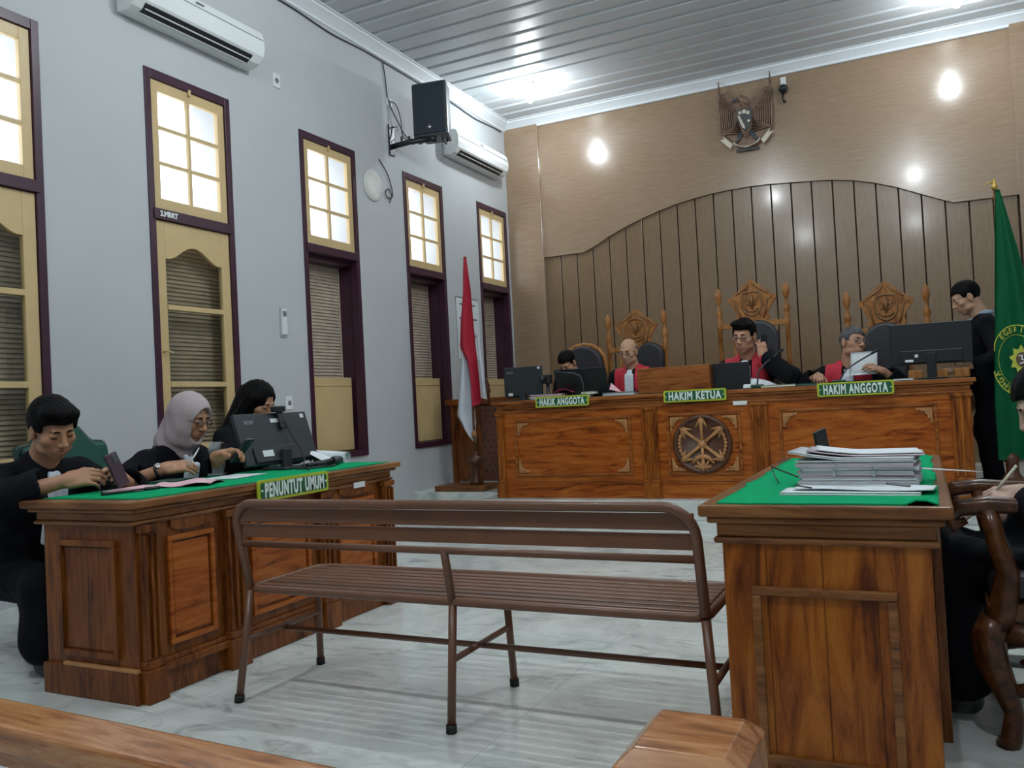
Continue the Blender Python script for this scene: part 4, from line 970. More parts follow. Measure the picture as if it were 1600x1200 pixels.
sp = MB(); sp.add([(-.09,2.72,.0),(.02,2.74,.0),(.105,2.80,.0),(.03,2.82,.0),(-.04,2.84,.0)], [(0,1,2,3,4)])
def spikefn(u, v): return (-.03+.19*u, 2.92+.05*(v-.5)*(1-u)**.8+.04*u, TF+.035-.018*u+.004)
tag(base(obj('paper_sheet', MB().grid(spikefn, 12, 4, .0012), M_paper), (0, 2.9, TF)), 'pointed white paper corner sticking out past the right edge of the table', 'paper')
for i, (x, y, rz) in enumerate(((-.33, 2.60, -32), (-.075, 2.63, -28))):
    o = thing('pen', ('thin dark pen lying on the left of the front document', 'thick grey pen lying on the right of the front document')[i], 'pen', (x, y, TF+.0165), math.radians(rz-20)); obj('barrel', MB().tube([(-.045,0,0),(.045,0,0)], .0022+.002*i, 6), M_grey if i else M_blk, o)
g = thing('eyeglasses', 'black folded eyeglasses resting on the green felt left of the files', 'glasses', (-.42, 2.86, TF), 0)
obj('temple', MB().tube([(-.055,.10,.045),(.03,.03,.02),(.08,-.02,.006)], .0028, 6), M_blk, g); obj('temple', MB().tube([(-.055,.10,.045),(-.035,.03,.02),(-.012,-.035,.003)], .0022, 6), M_blk, g); obj('rim', MB().tube([(.08,-.02,.006),(.11,-.05,.004),(.07,-.07,.003),(.05,-.04,.003)], .0025, 6, closed=True), M_blk, g)
ph = thing('phone', 'dark phone standing upright behind the stack of files', 'phone', (-.345, 3.35, TF+.064)); ph.rotation_euler = (0, math.radians(-13), math.radians(60))
obj('case', MB().box(-.036,.036,-.005,.005,-.062,.085), M_blk, ph, bevel=.005); obj('screen', MB().box(-.033,.033,-.0065,-.004,-.058,.08), M_scr, ph)

# --- things on the judges' bench
ZJ = JT+.006
monitor('computer_monitor', 'black monitor seen from behind at the left end of the judges bench', (-3.80,7.62,1.155), (-3.375,7.60,1.155), (-3.80,7.62,1.46), M_mon, (ZJ, .1), brand='acer', stickers=((.90,.90,.97,.97),(.12,.06,.24,.15)))
monitor('computer_monitor', 'wide dark monitor seen from behind at the right end of the judges bench', (-.215,7.60,1.25), (.385,7.60,1.245), (-.205,7.60,1.585), M_blk2, (ZJ, .1), stickers=((.18,.06,.28,.12),(.30,.17,.34,.24)))
M_lp = M_blk2
def laptop(x0, x1, y, z1, label, lean=.06, base=True):
    t = thing('laptop', label, 'laptop', ((x0+x1)/2, y, ZJ)); w = x1-x0; h = z1-ZJ
    l = MB().prism([(0,0),(.012,0),(.012-lean,h),(-lean,h)], lambda a, b, s: (s, a, b), -w/2, w/2); ld_ = obj('lid', l, M_blk2, t, fix=True, bevel=.003)
    obj('keyboard_base', MB().box(-w/2, w/2, .012, .012+w*.62, 0, .018), M_dkgrey, t, bevel=.003)
    return t
laptop(-3.19, -2.66, 7.56, 1.40, 'wide dark laptop lid in front of the clerk at the left of the bench', .08)
laptop(-1.69, -1.36, 7.62, 1.365, 'dark laptop lid in front of the middle judge', .0)
bx = thing('wooden_box', 'plain wooden box standing on the judges bench left of the middle judge', 'box', (-2.03, 7.62, ZJ))
obj('box_shell', MB().box(-.335, .335, -.10, .14, 0, .235), M_wredy, bx, bevel=.005); obj('box_side', MB().box(.336, .345, -.095, .135, .005, .23), M_wred, bx)
cam_ = thing('camera', 'small black camera on a stand beside the left monitor of the bench', 'camera', (-3.30, 7.58, ZJ))
obj('camera_body', MB().box(-.055,.035,-.04,.04,.15,.24), M_blk, cam_, bevel=.01); obj('lens', MB().lathe([(0,0),(.028,0),(.03,.05),(0,.055)], (-.03,-.04,.2), 14, 'y'), M_blk, cam_); obj('stand', MB().lathe([(0,0),(.06,0),(.05,.02),(.018,.05),(.018,.16),(0,.16)], (0,0,0), 12), M_blk, cam_)
r = random.Random(3)
for k in range(4):
    o = sheet('paper_bundle', -3.26+r.uniform(-.01,.01), 7.50, ZJ+.012*k, .34, .14, r.uniform(-4,4), (M_grey2, M_paper, M_pink, M_pinkish)[k], ('grey file, lowest of the pile on the left of the bench', 'white file, second of the pile on the left of the bench', 'pink file, third of the pile on the left of the bench', 'pinkish loose sheet, top of the pile on the left of the bench')[k], 'document', thick=.010, group='files piled at the left of the bench')
def redfn(u, v): return (-3.20+.20*u, 7.46+.10*v, ZJ+.055+.035*math.sin(PI*u)*(1-.5*v))
tag(base(obj('red_folder', MB().grid(redfn, 12, 4, .003), M_redp), (-3.1, 7.5, ZJ)), 'crimson folder bent over the pile of files on the bench', 'folder')
for k in range(2):
    o = sheet('paper_block', (-2.93, -2.83)[k], 7.48, ZJ+(.0, .026)[k], (.24, .13)[k], .13, 3, M_cream, ('cream paper block right of the crimson folder', 'small cream pad on top of the cream block')[k], 'paper', thick=.024)
def gooseneck(nm, pts, label, base_at):
    t = thing('gooseneck_microphone', label, 'microphone', base_at); b0 = Vector(base_at)
    obj('neck', MB().tube([Vector(p)-b0 for p in pts], .007, 8), M_dkgrey, t); obj('mic_head', MB().tube([Vector(pts[-1])-b0, Vector(pts[-1])-b0+(Vector(pts[-1])-Vector(pts[-2])).normalized()*.06], [.010,.013], 10), M_blk, t)
    obj('base', MB().box(-.05,.05,-.06,.05,0,.03), M_grn, t, bevel=.008)
gooseneck('g', [(-2.88,7.46,ZJ+.02),(-2.885,7.46,1.26),(-2.91,7.46,1.33),(-2.97,7.46,1.355),(-3.10,7.46,1.372)], 'gooseneck microphone bending left in front of the clerk laptop', (-2.88, 7.46, ZJ))
gooseneck('g', [(-1.29,7.56,ZJ+.02),(-1.28,7.57,1.27),(-1.22,7.62,1.34),(-1.12,7.68,1.42)], 'gooseneck microphone pointing at the middle judge', (-1.29, 7.56, ZJ))
gooseneck('g', [(-.62,7.56,ZJ+.02),(-.56,7.58,1.24),(-.47,7.62,1.30),(-.36,7.62,1.36)], 'gooseneck microphone in front of the right judge', (-.62, 7.56, ZJ))
def upfn(x0, x1, y, z0, z1, s):
    return lambda u, v: (x0+(x1-x0)*u+s*v*.03, y+.03*v+.012*math.sin(u*4), z0+(z1-z0)*v)
tag(base(obj('paper_sheet', MB().grid(upfn(-.535, -.325, 7.67, 1.19, 1.385, .3), 10, 8, .0015), M_paper), (-.43, 7.67, 1.2)), 'white paper held up by the judge at the right', 'paper')
tag(base(obj('paper_sheet', MB().grid(lambda u, v: (-1.42+.30*u, 7.58+.10*v, ZJ+.003+.085*(1-u)*v+.03*math.sin(u*3)*v), 10, 8, .0015), M_paper), (-1.3, 7.6, ZJ)), 'curved white paper before the middle judge', 'paper')
tag(base(obj('paper_sheet', MB().grid(lambda u, v: (-2.66+.16*u, 7.56+.06*v, ZJ+.032+.09*max(0,1-u*1.6)*(.3+.7*v)), 10, 6, .0015), M_pink), (-2.6, 7.6, ZJ)), 'pink paper with raised corner before the left judge', 'paper')
sheet('paper_bundle', -2.53, 7.50, ZJ, .30, .16, 0, M_grey2, 'grey document bundle before the left judge', 'document', thick=.028)
sheet('paper_sheet', -.13, 7.54, ZJ, .14, .10, 8, M_paper, 'small white paper lying below the wide monitor', thick=.014)
sheet('folder', -1.10, 7.52, ZJ, .28, .16, 0, M_cream, 'cream folder right of the middle judge microphone', 'folder', thick=.018)
sheet('folder', -.86, 7.56, ZJ, .20, .14, 0, M_grn, 'dark green folder between the middle and right judges', 'folder', thick=.020)
sheet('folder', -.52, 7.50, ZJ, .36, .12, 0, M_grn, 'dark green folder flat in front of the right judge', 'folder', thick=.016)
for i, (x, w) in enumerate(((-.035, .11), (.155, .09), (.30, .11))):
    o = thing('wooden_block', ('honey wooden block under the left part of the wide monitor', 'wooden block right of the monitor stand', 'wooden block at the right end of the bench top')[i], 'block', (x, 7.66, ZJ)); obj('block', MB().box(-w/2, w/2, -.04, .04, 0, .075), M_throne, o, bevel=.006)
ep = thing('phone', 'black phone held at the ear of the middle judge', 'phone', (-1.255, 7.80, 1.535)); ep.rotation_euler = (.1, .15, .9)
obj('case', MB().box(-.036,.036,-.005,.005,-.07,.07), M_blk, ep, bevel=.004)
# pen held by the person at the right edge
pe = thing('pen', 'cream pen held by the person at the right edge', 'pen', (.205, 3.0, .775)); obj('barrel', MB().tube([(-.02,0,-.03),(.045,0,.055)], .0045, 8), M_cream, pe)
# ================================================================ PEOPLE
# smooth distance fields on a grid, turned into one continuous surface
class Field:
    def __init__(s, lo, hi, h):
        s.lo = np.array(lo, np.float64); s.h = h
        s.n = np.ceil((np.array(hi)-s.lo)/h).astype(int)+1
        s.f = np.full(s.n, .5, np.float32)
    def sl(s, lo, hi):
        a = np.maximum(0, np.floor((np.array(lo)-s.lo)/s.h).astype(int)); b = np.minimum(s.n, np.ceil((np.array(hi)-s.lo)/s.h).astype(int)+1)
        if np.any(b <= a): return None
        ax = [s.lo[i]+s.h*np.arange(a[i], b[i]) for i in range(3)]
        return tuple(slice(a[i], b[i]) for i in range(3)), ax[0][:, None, None], ax[1][None, :, None], ax[2][None, None, :]
    def op(s, fn, lo, hi, k=.01, mode='add'):
        r = s.sl(np.array(lo)-3*k-.01, np.array(hi)+3*k+.01)
        if r is None: return s
        q, X, Y, Z = r; d = fn(X, Y, Z); a = s.f[q]
        if mode == 'add': t = np.clip(.5+.5*(a-d)/k, 0, 1); s.f[q] = a*(1-t)+d*t-k*t*(1-t)
        else: t = np.clip(.5-.5*(a+d)/k, 0, 1); s.f[q] = a*(1-t)-d*t+k*t*(1-t)
        return s
    def cone(s, a, b, ra, rb, k=.02, mode='add', sq=None):
        a = np.array(a, float); b = np.array(b, float); ba = b-a; L = max(1e-9, ba.dot(ba)); r = max(ra, rb)
        def fn(X, Y, Z):
            px, py, pz = X-a[0], Y-a[1], Z-a[2]; t = np.clip((px*ba[0]+py*ba[1]+pz*ba[2])/L, 0, 1)
            return np.sqrt((px-t*ba[0])**2+(py-t*ba[1])**2+(pz-t*ba[2])**2)-(ra+(rb-ra)*t)
        return s.op(fn, np.minimum(a, b)-r, np.maximum(a, b)+r, k, mode)
    def ell(s, c, r, R=None, k=.02, mode='add'):
        c = np.array(c, float); r = np.array(r, float); Rm = np.array(R) if R is not None else np.eye(3)
        def fn(X, Y, Z):
            p = [X-c[0], Y-c[1], Z-c[2]]; q = [p[0]*Rm[0][i]+p[1]*Rm[1][i]+p[2]*Rm[2][i] for i in range(3)]
            k0 = np.sqrt(sum((q[i]/r[i])**2 for i in range(3))); k1 = np.sqrt(sum((q[i]/r[i]**2)**2 for i in range(3)))+1e-9
            return k0*(k0-1)/k1
        m = r.max(); return s.op(fn, c-m, c+m, k, mode)
    def box(s, c, hf, R=None, rd=.008, k=.01, mode='add'):
        c = np.array(c, float); hf = np.array(hf, float); Rm = np.array(R) if R is not None else np.eye(3)
        def fn(X, Y, Z):
            p = [X-c[0], Y-c[1], Z-c[2]]; q = [np.abs(p[0]*Rm[0][i]+p[1]*Rm[1][i]+p[2]*Rm[2][i])-hf[i]+rd for i in range(3)]
            return np.sqrt(sum(np.maximum(v, 0)**2 for v in q))+np.minimum(np.maximum(np.maximum(q[0], q[1]), q[2]), 0)-rd
        m = np.linalg.norm(hf); return s.op(fn, c-m, c+m, k, mode)
    def warp(s, amp, fn):
        q, X, Y, Z = s.sl(s.lo, s.lo+s.h*s.n); s.f[q] += amp*fn(X, Y, Z)*np.ones_like(s.f); return s
    def mesh(s):
        f = s.f.copy(); f[0], f[-1] = np.maximum(f[0], .01), np.maximum(f[-1], .01)
        f[:, 0], f[:, -1] = np.maximum(f[:, 0], .01), np.maximum(f[:, -1], .01); f[:, :, 0], f[:, :, -1] = np.maximum(f[:, :, 0], .01), np.maximum(f[:, :, -1], .01)
        ins = f < 0; n = s.n-1
        cor = [(i, j, k) for i in (0, 1) for j in (0, 1) for k in (0, 1)]
        sub = lambda A, c: A[c[0]:c[0]+n[0], c[1]:c[1]+n[1], c[2]:c[2]+n[2]]
        cnt = sum(sub(ins, c).astype(np.int8) for c in cor); act = (cnt > 0) & (cnt < 8); idx = np.argwhere(act)
        if len(idx) == 0: return [], []
        V = [f[idx[:, 0]+c[0], idx[:, 1]+c[1], idx[:, 2]+c[2]] for c in cor]
        acc = np.zeros((len(idx), 3)); w = np.zeros(len(idx))
        for a in range(8):
            for b in range(a+1, 8):
                ca, cb = np.array(cor[a]), np.array(cor[b])
                if np.abs(ca-cb).sum() != 1: continue
                m = (V[a] < 0) != (V[b] < 0); t = np.where(m, V[a]/np.where(m, V[a]-V[b], 1), 0)
                acc += np.where(m[:, None], ca+(cb-ca)*t[:, None], 0); w += m
        P = s.lo+s.h*(idx+acc/w[:, None]); ids = -np.ones(tuple(n), np.int64); ids[tuple(idx.T)] = np.arange(len(idx))
        F = []
        for ax in range(3):
            o = [0, 1, 2]; o.remove(ax); u, v = o
            a = np.swapaxes(ins, 0, 0); sl0 = [slice(None)]*3; sl1 = [slice(None)]*3; sl0[ax] = slice(0, -1); sl1[ax] = slice(1, None)
            A, B = ins[tuple(sl0)], ins[tuple(sl1)]; e = np.argwhere(A != B); e = e[(e[:, u] > 0) & (e[:, v] > 0) & (e[:, u] < n[u]) & (e[:, v] < n[v])]
            du = np.zeros(3, int); du[u] = 1; dv = np.zeros(3, int); dv[v] = 1
            q = np.stack([ids[tuple(x.T)] for x in (e-du-dv, e-dv, e, e-du)], 1)
            fl = A[tuple(e.T)]
            if ax == 1: fl = ~fl
            q = np.where(fl[:, None], q, q[:, ::-1]); F.append(q)
        return P, np.concatenate(F)
def field_obj(name, parts, mat, parent, col=None, label=None):
    """parts: list of (verts, faces) joined in one mesh; col: per-vertex colours"""
    vs, fs, n = [], [], 0
    for P, F in parts:
        if len(P) == 0: continue
        vs.append(np.asarray(P)); fs.append(np.asarray(F)+n); n += len(P)
    V = np.concatenate(vs); F = np.concatenate(fs)
    me = bpy.data.meshes.new(name); me.vertices.add(len(V)); me.vertices.foreach_set('co', V.astype(np.float32).ravel())
    me.loops.add(F.size); me.loops.foreach_set('vertex_index', F.astype(np.int32).ravel())
    me.polygons.add(len(F)); me.polygons.foreach_set('loop_start', np.arange(0, F.size, 4, dtype=np.int32)); me.polygons.foreach_set('loop_total', np.full(len(F), 4, np.int32))
    me.update(calc_edges=True); me.validate(); me.polygons.foreach_set('use_smooth', [True]*len(me.polygons))
    if col is not None:
        at = me.color_attributes.new('col', 'FLOAT_COLOR', 'POINT'); at.data.foreach_set('color', np.concatenate(col).astype(np.float32).ravel())
    me.materials.append(mat); o = bpy.data.objects.new(name, me); C.objects.link(o); o.parent = parent
    if label: o['label'] = label
    return o
def skin(name):
    M, nt, p = nodes(name); a = N(nt, 'ShaderNodeAttribute'); a.attribute_name = 'col'
    nt.links.new(a.outputs[0], p.inputs['Base Color']); p.inputs['Roughness'].default_value = .5
    p.inputs['Subsurface Weight'].default_value = .12; p.inputs['Subsurface Radius'].default_value = (.01, .004, .002); return M
M_skin = skin('skin')
M_hair = plain('black_hair', (.0035,.003,.0035), .5, var=.3, scale=40, bmp=.6, bscale=220, spec=.08)
M_ghair = plain('greying_hair', (.06,.06,.065), .5, var=.3, scale=40, bmp=.4, bscale=220)
M_robe = plain('black_robe_cloth', (.0028,.0035,.006), .8, var=.2, scale=12, bmp=.4, bscale=30, spec=.15)
M_suit = plain('black_suit_cloth', (.0022,.0028,.006), .8, var=.1, spec=.15)
M_redc = plain('scarlet_cloth', (.50,.015,.035), .7, var=.08, bmp=.2)
M_bib = plain('white_cotton', (.66,.70,.76), .75, var=.03, bmp=.3, bscale=90)
M_hijab = plain('pale_pink_headscarf', (.44,.36,.37), .8, var=.05, bmp=.3, bscale=60)
M_blueshirt = plain('pale_blue_shirt', (.25,.33,.42), .7)
M_lens = glassm('spectacle_lens', (.95,.95,.95), .1)

def head_field(h, female=False, neck=None, jaw=1.0, mouth=0.0):
    F = Field((-.105, -.145, -.235), (.105, .150, .150), h)
    F.ell((0, -.016, .036), (.074, .096, .086), k=.02)
    F.ell((0, .026, -.032), (.061*jaw, .063, .082), k=.03)
    F.ell((0, .056, -.092), (.024*jaw, .020, .018), k=.025)                       # chin
    for s in (-1, 1):
        F.ell((s*.046, .052, -.018), (.021, .021, .019), k=.02)                   # cheekbone
        F.ell((s*.045*jaw, .018, -.07), (.02, .035, .018), k=.02)                 # jaw corner
    F.cone((-.034, .076, .032), (.034, .076, .032), .0105, .0105, .012)           # brow
    for s in (-1, 1): F.ell((s*.030, .096, .010), (.019, .014, .0125), k=.010, mode='sub')
    for s in (-1, 1):
        F.ell((s*.031, .071, .009), (.0165, .0135, .0125), k=.004)                # eyeball under the lid
        F.ell((s*.031, .075, .0135), (.0165, .0115, .0085), k=.003)               # upper lid
        F.cone((s*.018, .078, .0005), (s*.043, .072, .002), .0045, .004, .004)
    F.cone((0, .086, .020), (0, .104, -.020), .0075, .0115, .010)                 # nose
    F.ell((0, .1065, -.0245), (.0115, .0105, .010), k=.006)
    for s in (-1, 1): F.ell((s*.0125, .096, -.028), (.0085, .0105, .0075), k=.005)
    for s in (-1, 1): F.ell((s*.0062, .100, -.0365), (.0035, .005, .004), k=.003, mode='sub')
    F.ell((0, .074, -.058), (.028, .018, .020), k=.014)
    F.cone((-.019, .084, -.0535), (0, .0925, -.0515), .0042, .0062, .005); F.cone((.019, .084, -.0535), (0, .0925, -.0515), .0042, .0062, .005)
    F.cone((-.017, .084, -.0625-mouth), (0, .0905, -.0650-mouth), .0045, .0070, .005); F.cone((.017, .084, -.0625-mouth), (0, .0905, -.0650-mouth), .0045, .0070, .005)
    F.cone((-.021, .0905, -.058-mouth/2), (.021, .0905, -.058-mouth/2), .0022, .0022, .004, 'sub')
    F.cone((0, .104, -.058), (0, .104, -.058), .006, .006, .006, 'sub')
    for s in (-1, 1):                                                             # ears
        F.ell((s*.078, -.010, .000), (.009, .020, .032), k=.006); F.ell((s*.076, -.006, -.024), (.009, .011, .013), k=.006)
        F.ell((s*.088, -.004, .004), (.005, .010, .018), k=.004, mode='sub')
    nb = neck if neck is not None else (0, -.03, -.18)
    F.cone((0, -.022, -.05), tuple(nb), .050 if female else .056, .056 if female else .064, .02)
    return F
def front_y(F, x, z):
    i = int(round((x-F.lo[0])/F.h)); k = int(round((z-F.lo[2])/F.h)); c = F.f[i, :, k]
    for j in range(len(c)-1, 0, -1):
        if c[j-1] < 0 <= c[j]: t = c[j-1]/(c[j-1]-c[j]); return F.lo[1]+F.h*(j-1+t)
    return .08
def hand_field(h, grip, thumb=.5, spread=0, back=None):
    """hand frame: x = towards the thumb, y = fingers, z = back of the hand; origin = wrist"""
    F = Field((-.075, -.14, -.10), (.085, .205, .06), h)
    F.cone((0, -.13, 0) if back is None else tuple(np.array(back)*.13), (0, .0, 0), .034, .0255, .01)
    F.box((.0, .048, 0), (.037, .046, .0135), rd=.012, k=.012); F.cone((0, 0, 0), (0, .03, 0), .024, .022, .015)
    F.cone((.024, .018, -.006), (.030, .045, -.008), .016, .014, .010)
    tips = []
    for i in range(4):
        L = (.072, .080, .074, .058)[i]; x = .0275-.0185*i; y0 = (.088, .092, .089, .082)[i]; r0 = (.0090, .0092, .0088, .0078)[i]
        g = grip[i] if isinstance(grip, (list, tuple)) else grip
        p = np.array([x, y0, .002]); ang = 0; sx = (x/.03)*(.06+spread)
        for q, (fr, c) in enumerate(((.44, .9), (.31, 1.25), (.25, .85))):
            ang += c*g; d = np.array([math.sin(sx)*math.cos(ang), math.cos(sx)*math.cos(ang), -math.sin(ang)]); e = p+d*L*fr
            F.cone(p, e, r0*(1-.09*q), r0*(1-.09*(q+1)), .0032 if q else .006); p = e
        tips.append(p)
    p = np.array([.030, .030, -.008]); a = .95-thumb*.5; d = np.array([math.sin(a)*.9, math.cos(a)*.9, -.25-.5*thumb]); d /= np.linalg.norm(d); e = p+d*.042
    F.cone(p, e, .0125, .0105, .007); d2 = np.array([math.sin(a-.5)*.8, math.cos(a-.5), -.35-.4*thumb]); d2 /= np.linalg.norm(d2)
    F.cone(e, e+d2*.032, .0105, .0085, .004)
    return F
def vec(*a): return np.array(a, float)
def rotx(a): c, s = math.cos(a), math.sin(a); return np.array([[1,0,0],[0,c,-s],[0,s,c]])
def roty(a): c, s = math.cos(a), math.sin(a); return np.array([[c,0,s],[0,1,0],[-s,0,c]])
def rotz(a): c, s = math.cos(a), math.sin(a); return np.array([[c,-s,0],[s,c,0],[0,0,1]])

def person(label, head, az, s=1.0, floor=0.0, lean=15, tilt=0, pitch=25, yaw=0, roll=0, hands=None, outfit='robe', hair='short', skincol=(.46,.235,.135),
           female=False, red=False, specs=False, stand=False, hh=.0035, hs=.0033, cuff=.80, jaw=1.0, knees=None, feet=None, watch=None, mouth=0, bib=True, shirt=None, headx=0.0):
    """az: compass direction the body faces (degrees, 0 = +X); hands: {'R': (wrist, fingers dir, back-of-hand dir, grip, thumb, elbow hint)} in world space"""
    rz = math.radians(az)-PI/2; Rw = rotz(rz)
    L = rotz(0) @ roty(math.radians(tilt)) @ rotx(-math.radians(lean))
    Hd = rotz(math.radians(yaw)) @ rotx(-math.radians(pitch)) @ roty(math.radians(roll))
    neck_l = L @ vec(0, -.01, .50); hc_off = neck_l + L @ vec(0, .015, .055) + Hd @ vec(0, .030, .125)
    off = Rw @ hc_off; rootx, rooty = head[0]-s*off[0], head[1]-s*off[1]; ph = (head[2]-floor)/s - hc_off[2]
    t = tag(empty('person', (rootx, rooty, floor), rz), label, 'person'); t.scale = (s, s, s)
    loc = lambda w: Rw.T @ (np.array(w, float)-vec(rootx, rooty, floor))/s
    dl = lambda d: Rw.T @ np.array(d, float)
    P = vec(0, 0, ph); T = lambda *a: P + L @ vec(*a)
    hc = P + hc_off; nb = T(0, -.01, .50)
    # joints
    sh = {'R': T(.172, -.005, .435), 'L': T(-.172, -.005, .435)}; el, wr = {}, {}
    hands = hands or {}
    for k in 'RL':
        sg = 1 if k == 'R' else -1
        if k in hands: w = loc(hands[k][0]); hint = dl(hands[k][5]) if len(hands[k]) > 5 else vec(sg*.5, -.3, -1)
        else: w = P+vec(sg*.16, .36, .16); hint = vec(sg*.5, -.3, -1)
        d = w-sh[k]; D = np.linalg.norm(d); a, b = .30, .265
        if D > a+b-.005: w = sh[k]+d/D*(a+b-.005); d = w-sh[k]; D = np.linalg.norm(d)
        u = d/D; x = (a*a-b*b+D*D)/(2*D); hgt = math.sqrt(max(0, a*a-x*x)); hv = hint-u*hint.dot(u); hv /= np.linalg.norm(hv)
        el[k] = sh[k]+u*x+hv*hgt; wr[k] = w
    hip = {'R': P+vec(.09, 0, 0), 'L': P+vec(-.09, 0, 0)}; kn, ft = {}, {}
    for k in 'RL':
        sg = 1 if k == 'R' else -1
        if stand: kn[k] = hip[k]+vec(sg*.01, .01, -(ph-.08)*.5); ft[k] = vec(sg*.11, -.02, .08)
        else: kn[k] = hip[k]+vec(sg*.05, .42, -.02) if not knees else loc(knees[k]); ft[k] = vec(kn[k][0], kn[k][1]+.02, .08) if not feet else loc(feet[k])
    # ---- body: one surface, fine where the skin shows
    mirror = 1; hf = head_field(hh, female, Hd.T @ (nb-hc), jaw, mouth); hv_, hf_ = hf.mesh()
    base = np.array(skincol); V = np.asarray(hv_)
    def colr(V):
        c = np.tile(base, (len(V), 1))
        n = np.sin(V[:, 0]*90)*np.sin(V[:, 1]*70+1)*np.sin(V[:, 2]*80)*.04; c = c*(1+n[:, None])
        return c
    c = colr(V); lip = np.exp(-(((V[:, 0])/.020)**2)**2-((V[:, 2]+.058+mouth/2)/.0115)**4)*(V[:, 1] > .078)
    lipc = vec(.36, .12, .10) if not female else vec(.40, .10, .10)
    c = c*(1-.65*lip[:, None])+lipc*.65*lip[:, None]
    chk = np.exp(-((np.abs(V[:, 0])-.042)/.02)**2-((V[:, 2]+.02)/.02)**2)*(V[:, 1] > .03)*.12; c[:, 0] += chk*.2
    parts = [(hc + V @ Hd.T, hf_)]; cols = [np.c_[c, np.ones(len(c))]]
    B = Field((-.45, -.45, -.02), (.45, .75, max(1.15, ph+.62)), .014)
    B.ell(T(0, 0, .33), (.155, .095, .17), L, .04); B.ell(T(0, 0, .10), (.14, .10, .16), L, .04); B.cone(T(0, -.01, .42), nb, .06, .052, .03)
    for k in 'RL':
        B.cone(T(0, -.01, .43), sh[k], .045, .05, .04); B.cone(sh[k], el[k], .048, .036, .02); B.cone(el[k], el[k]+(wr[k]-el[k])*.75, .037, .029, .02)
        B.cone(hip[k], kn[k], .075, .052, .04); B.cone(kn[k], ft[k], .050, .032, .03); B.cone(ft[k]+vec(0,-.02,-.035), ft[k]+vec(0,.13,-.045), .03, .022, .03)
    bv, bf = B.mesh(); parts.append((bv, bf)); c = colr(bv); cols.append(np.c_[c, np.ones(len(c))])
    for k in 'RL':
        if k not in hands: hp = (wr[k], dl((math.cos(math.radians(az)), math.sin(math.radians(az)), -.1)), vec(0, 0, 1), .35, .4)
        else: h_ = hands[k]; hp = (wr[k], dl(h_[1]), dl(h_[2]), h_[3], h_[4])
        y = hp[1]/np.linalg.norm(hp[1]); z = hp[2]-y*hp[2].dot(y); z /= np.linalg.norm(z); x = np.cross(y, z)
        M = np.array([x, y, z]).T; fa = M.T @ (el[k]-wr[k]); fa = fa/np.linalg.norm(fa)
        sg = -1 if k == 'R' else 1        # thumb side: x axis of a left hand
        if sg < 0: fa = fa*vec(-1, 1, 1)
        HF = hand_field(hs, hp[3], hp[4], 0, fa); v, f = HF.mesh(); v = np.array(v)
        if sg < 0: v[:, 0] *= -1; f = f[:, ::-1]
        parts.append((hp[0] + v @ M.T, f)); c = colr(v)*.97; cols.append(np.c_[c, np.ones(len(c))])
    body = field_obj('body', parts, M_skin, t, cols)
    # ---- face details
    def onface(x, z, o): return tuple(hc + Hd @ vec(x, front_y(hf, x, z)+o, z))
    for sg in (-1, 1):
        obj('eyebrow', MB().tube([onface(sg*x, z, .0005) for x, z in ((.014, .0285), (.024, .033), (.036, .0335), (.047, .028))], [.0028, .0036, .0032, .0014], 6), M_hair if hair != 'grey' else M_ghair, body)
        obj('eye', MB().tube([onface(sg*x, z, .0002) for x, z in ((.019, .0055), (.027, .004), (.036, .004), (.044, .0065))], [.0012, .0027, .0026, .0010], 6), M_hair, body)
    if specs:
        g = MB()
        for sg in (-1, 1):
            cc = vec(sg*.033, 0, .004); ring = []
            for q in range(16):
                a = 2*PI*q/16; x, z = cc[0]+.0245*math.cos(a), cc[2]+.0185*math.sin(a)*(1 if abs(math.sin(a)) < .9 else .95)
                ring.append(tuple(hc + Hd @ vec(x, .101-abs(x)*.12, z)))
            g.tube(ring, .0016, 6, closed=True); g.tube([tuple(hc + Hd @ vec(sg*.057, .095, .01)), tuple(hc + Hd @ vec(sg*.078, .04, .012)), tuple(hc + Hd @ vec(sg*.083, -.01, .012))], .0015, 6)
        g.tube([tuple(hc + Hd @ vec(-.009, .100, .008)), tuple(hc + Hd @ vec(0, .106, .011)), tuple(hc + Hd @ vec(.009, .100, .008))], .0016, 6)
        gl = obj('glasses', g, M_dkgrey, body)
        for sg in (-1, 1):
            l = MB(); l.lathe([(0, -.0005), (.0235, -.0005), (.0235, .0005), (0, .0005)], tuple(hc + Hd @ vec(sg*.033, .097, .004)), 16, 'y', Matrix(Hd.tolist())); obj('lens', l, M_lens, gl)
    # ---- hair
    R = lambda F, c_, r, k=.01, mode='add': F.ell(c_, r, None, k, mode)
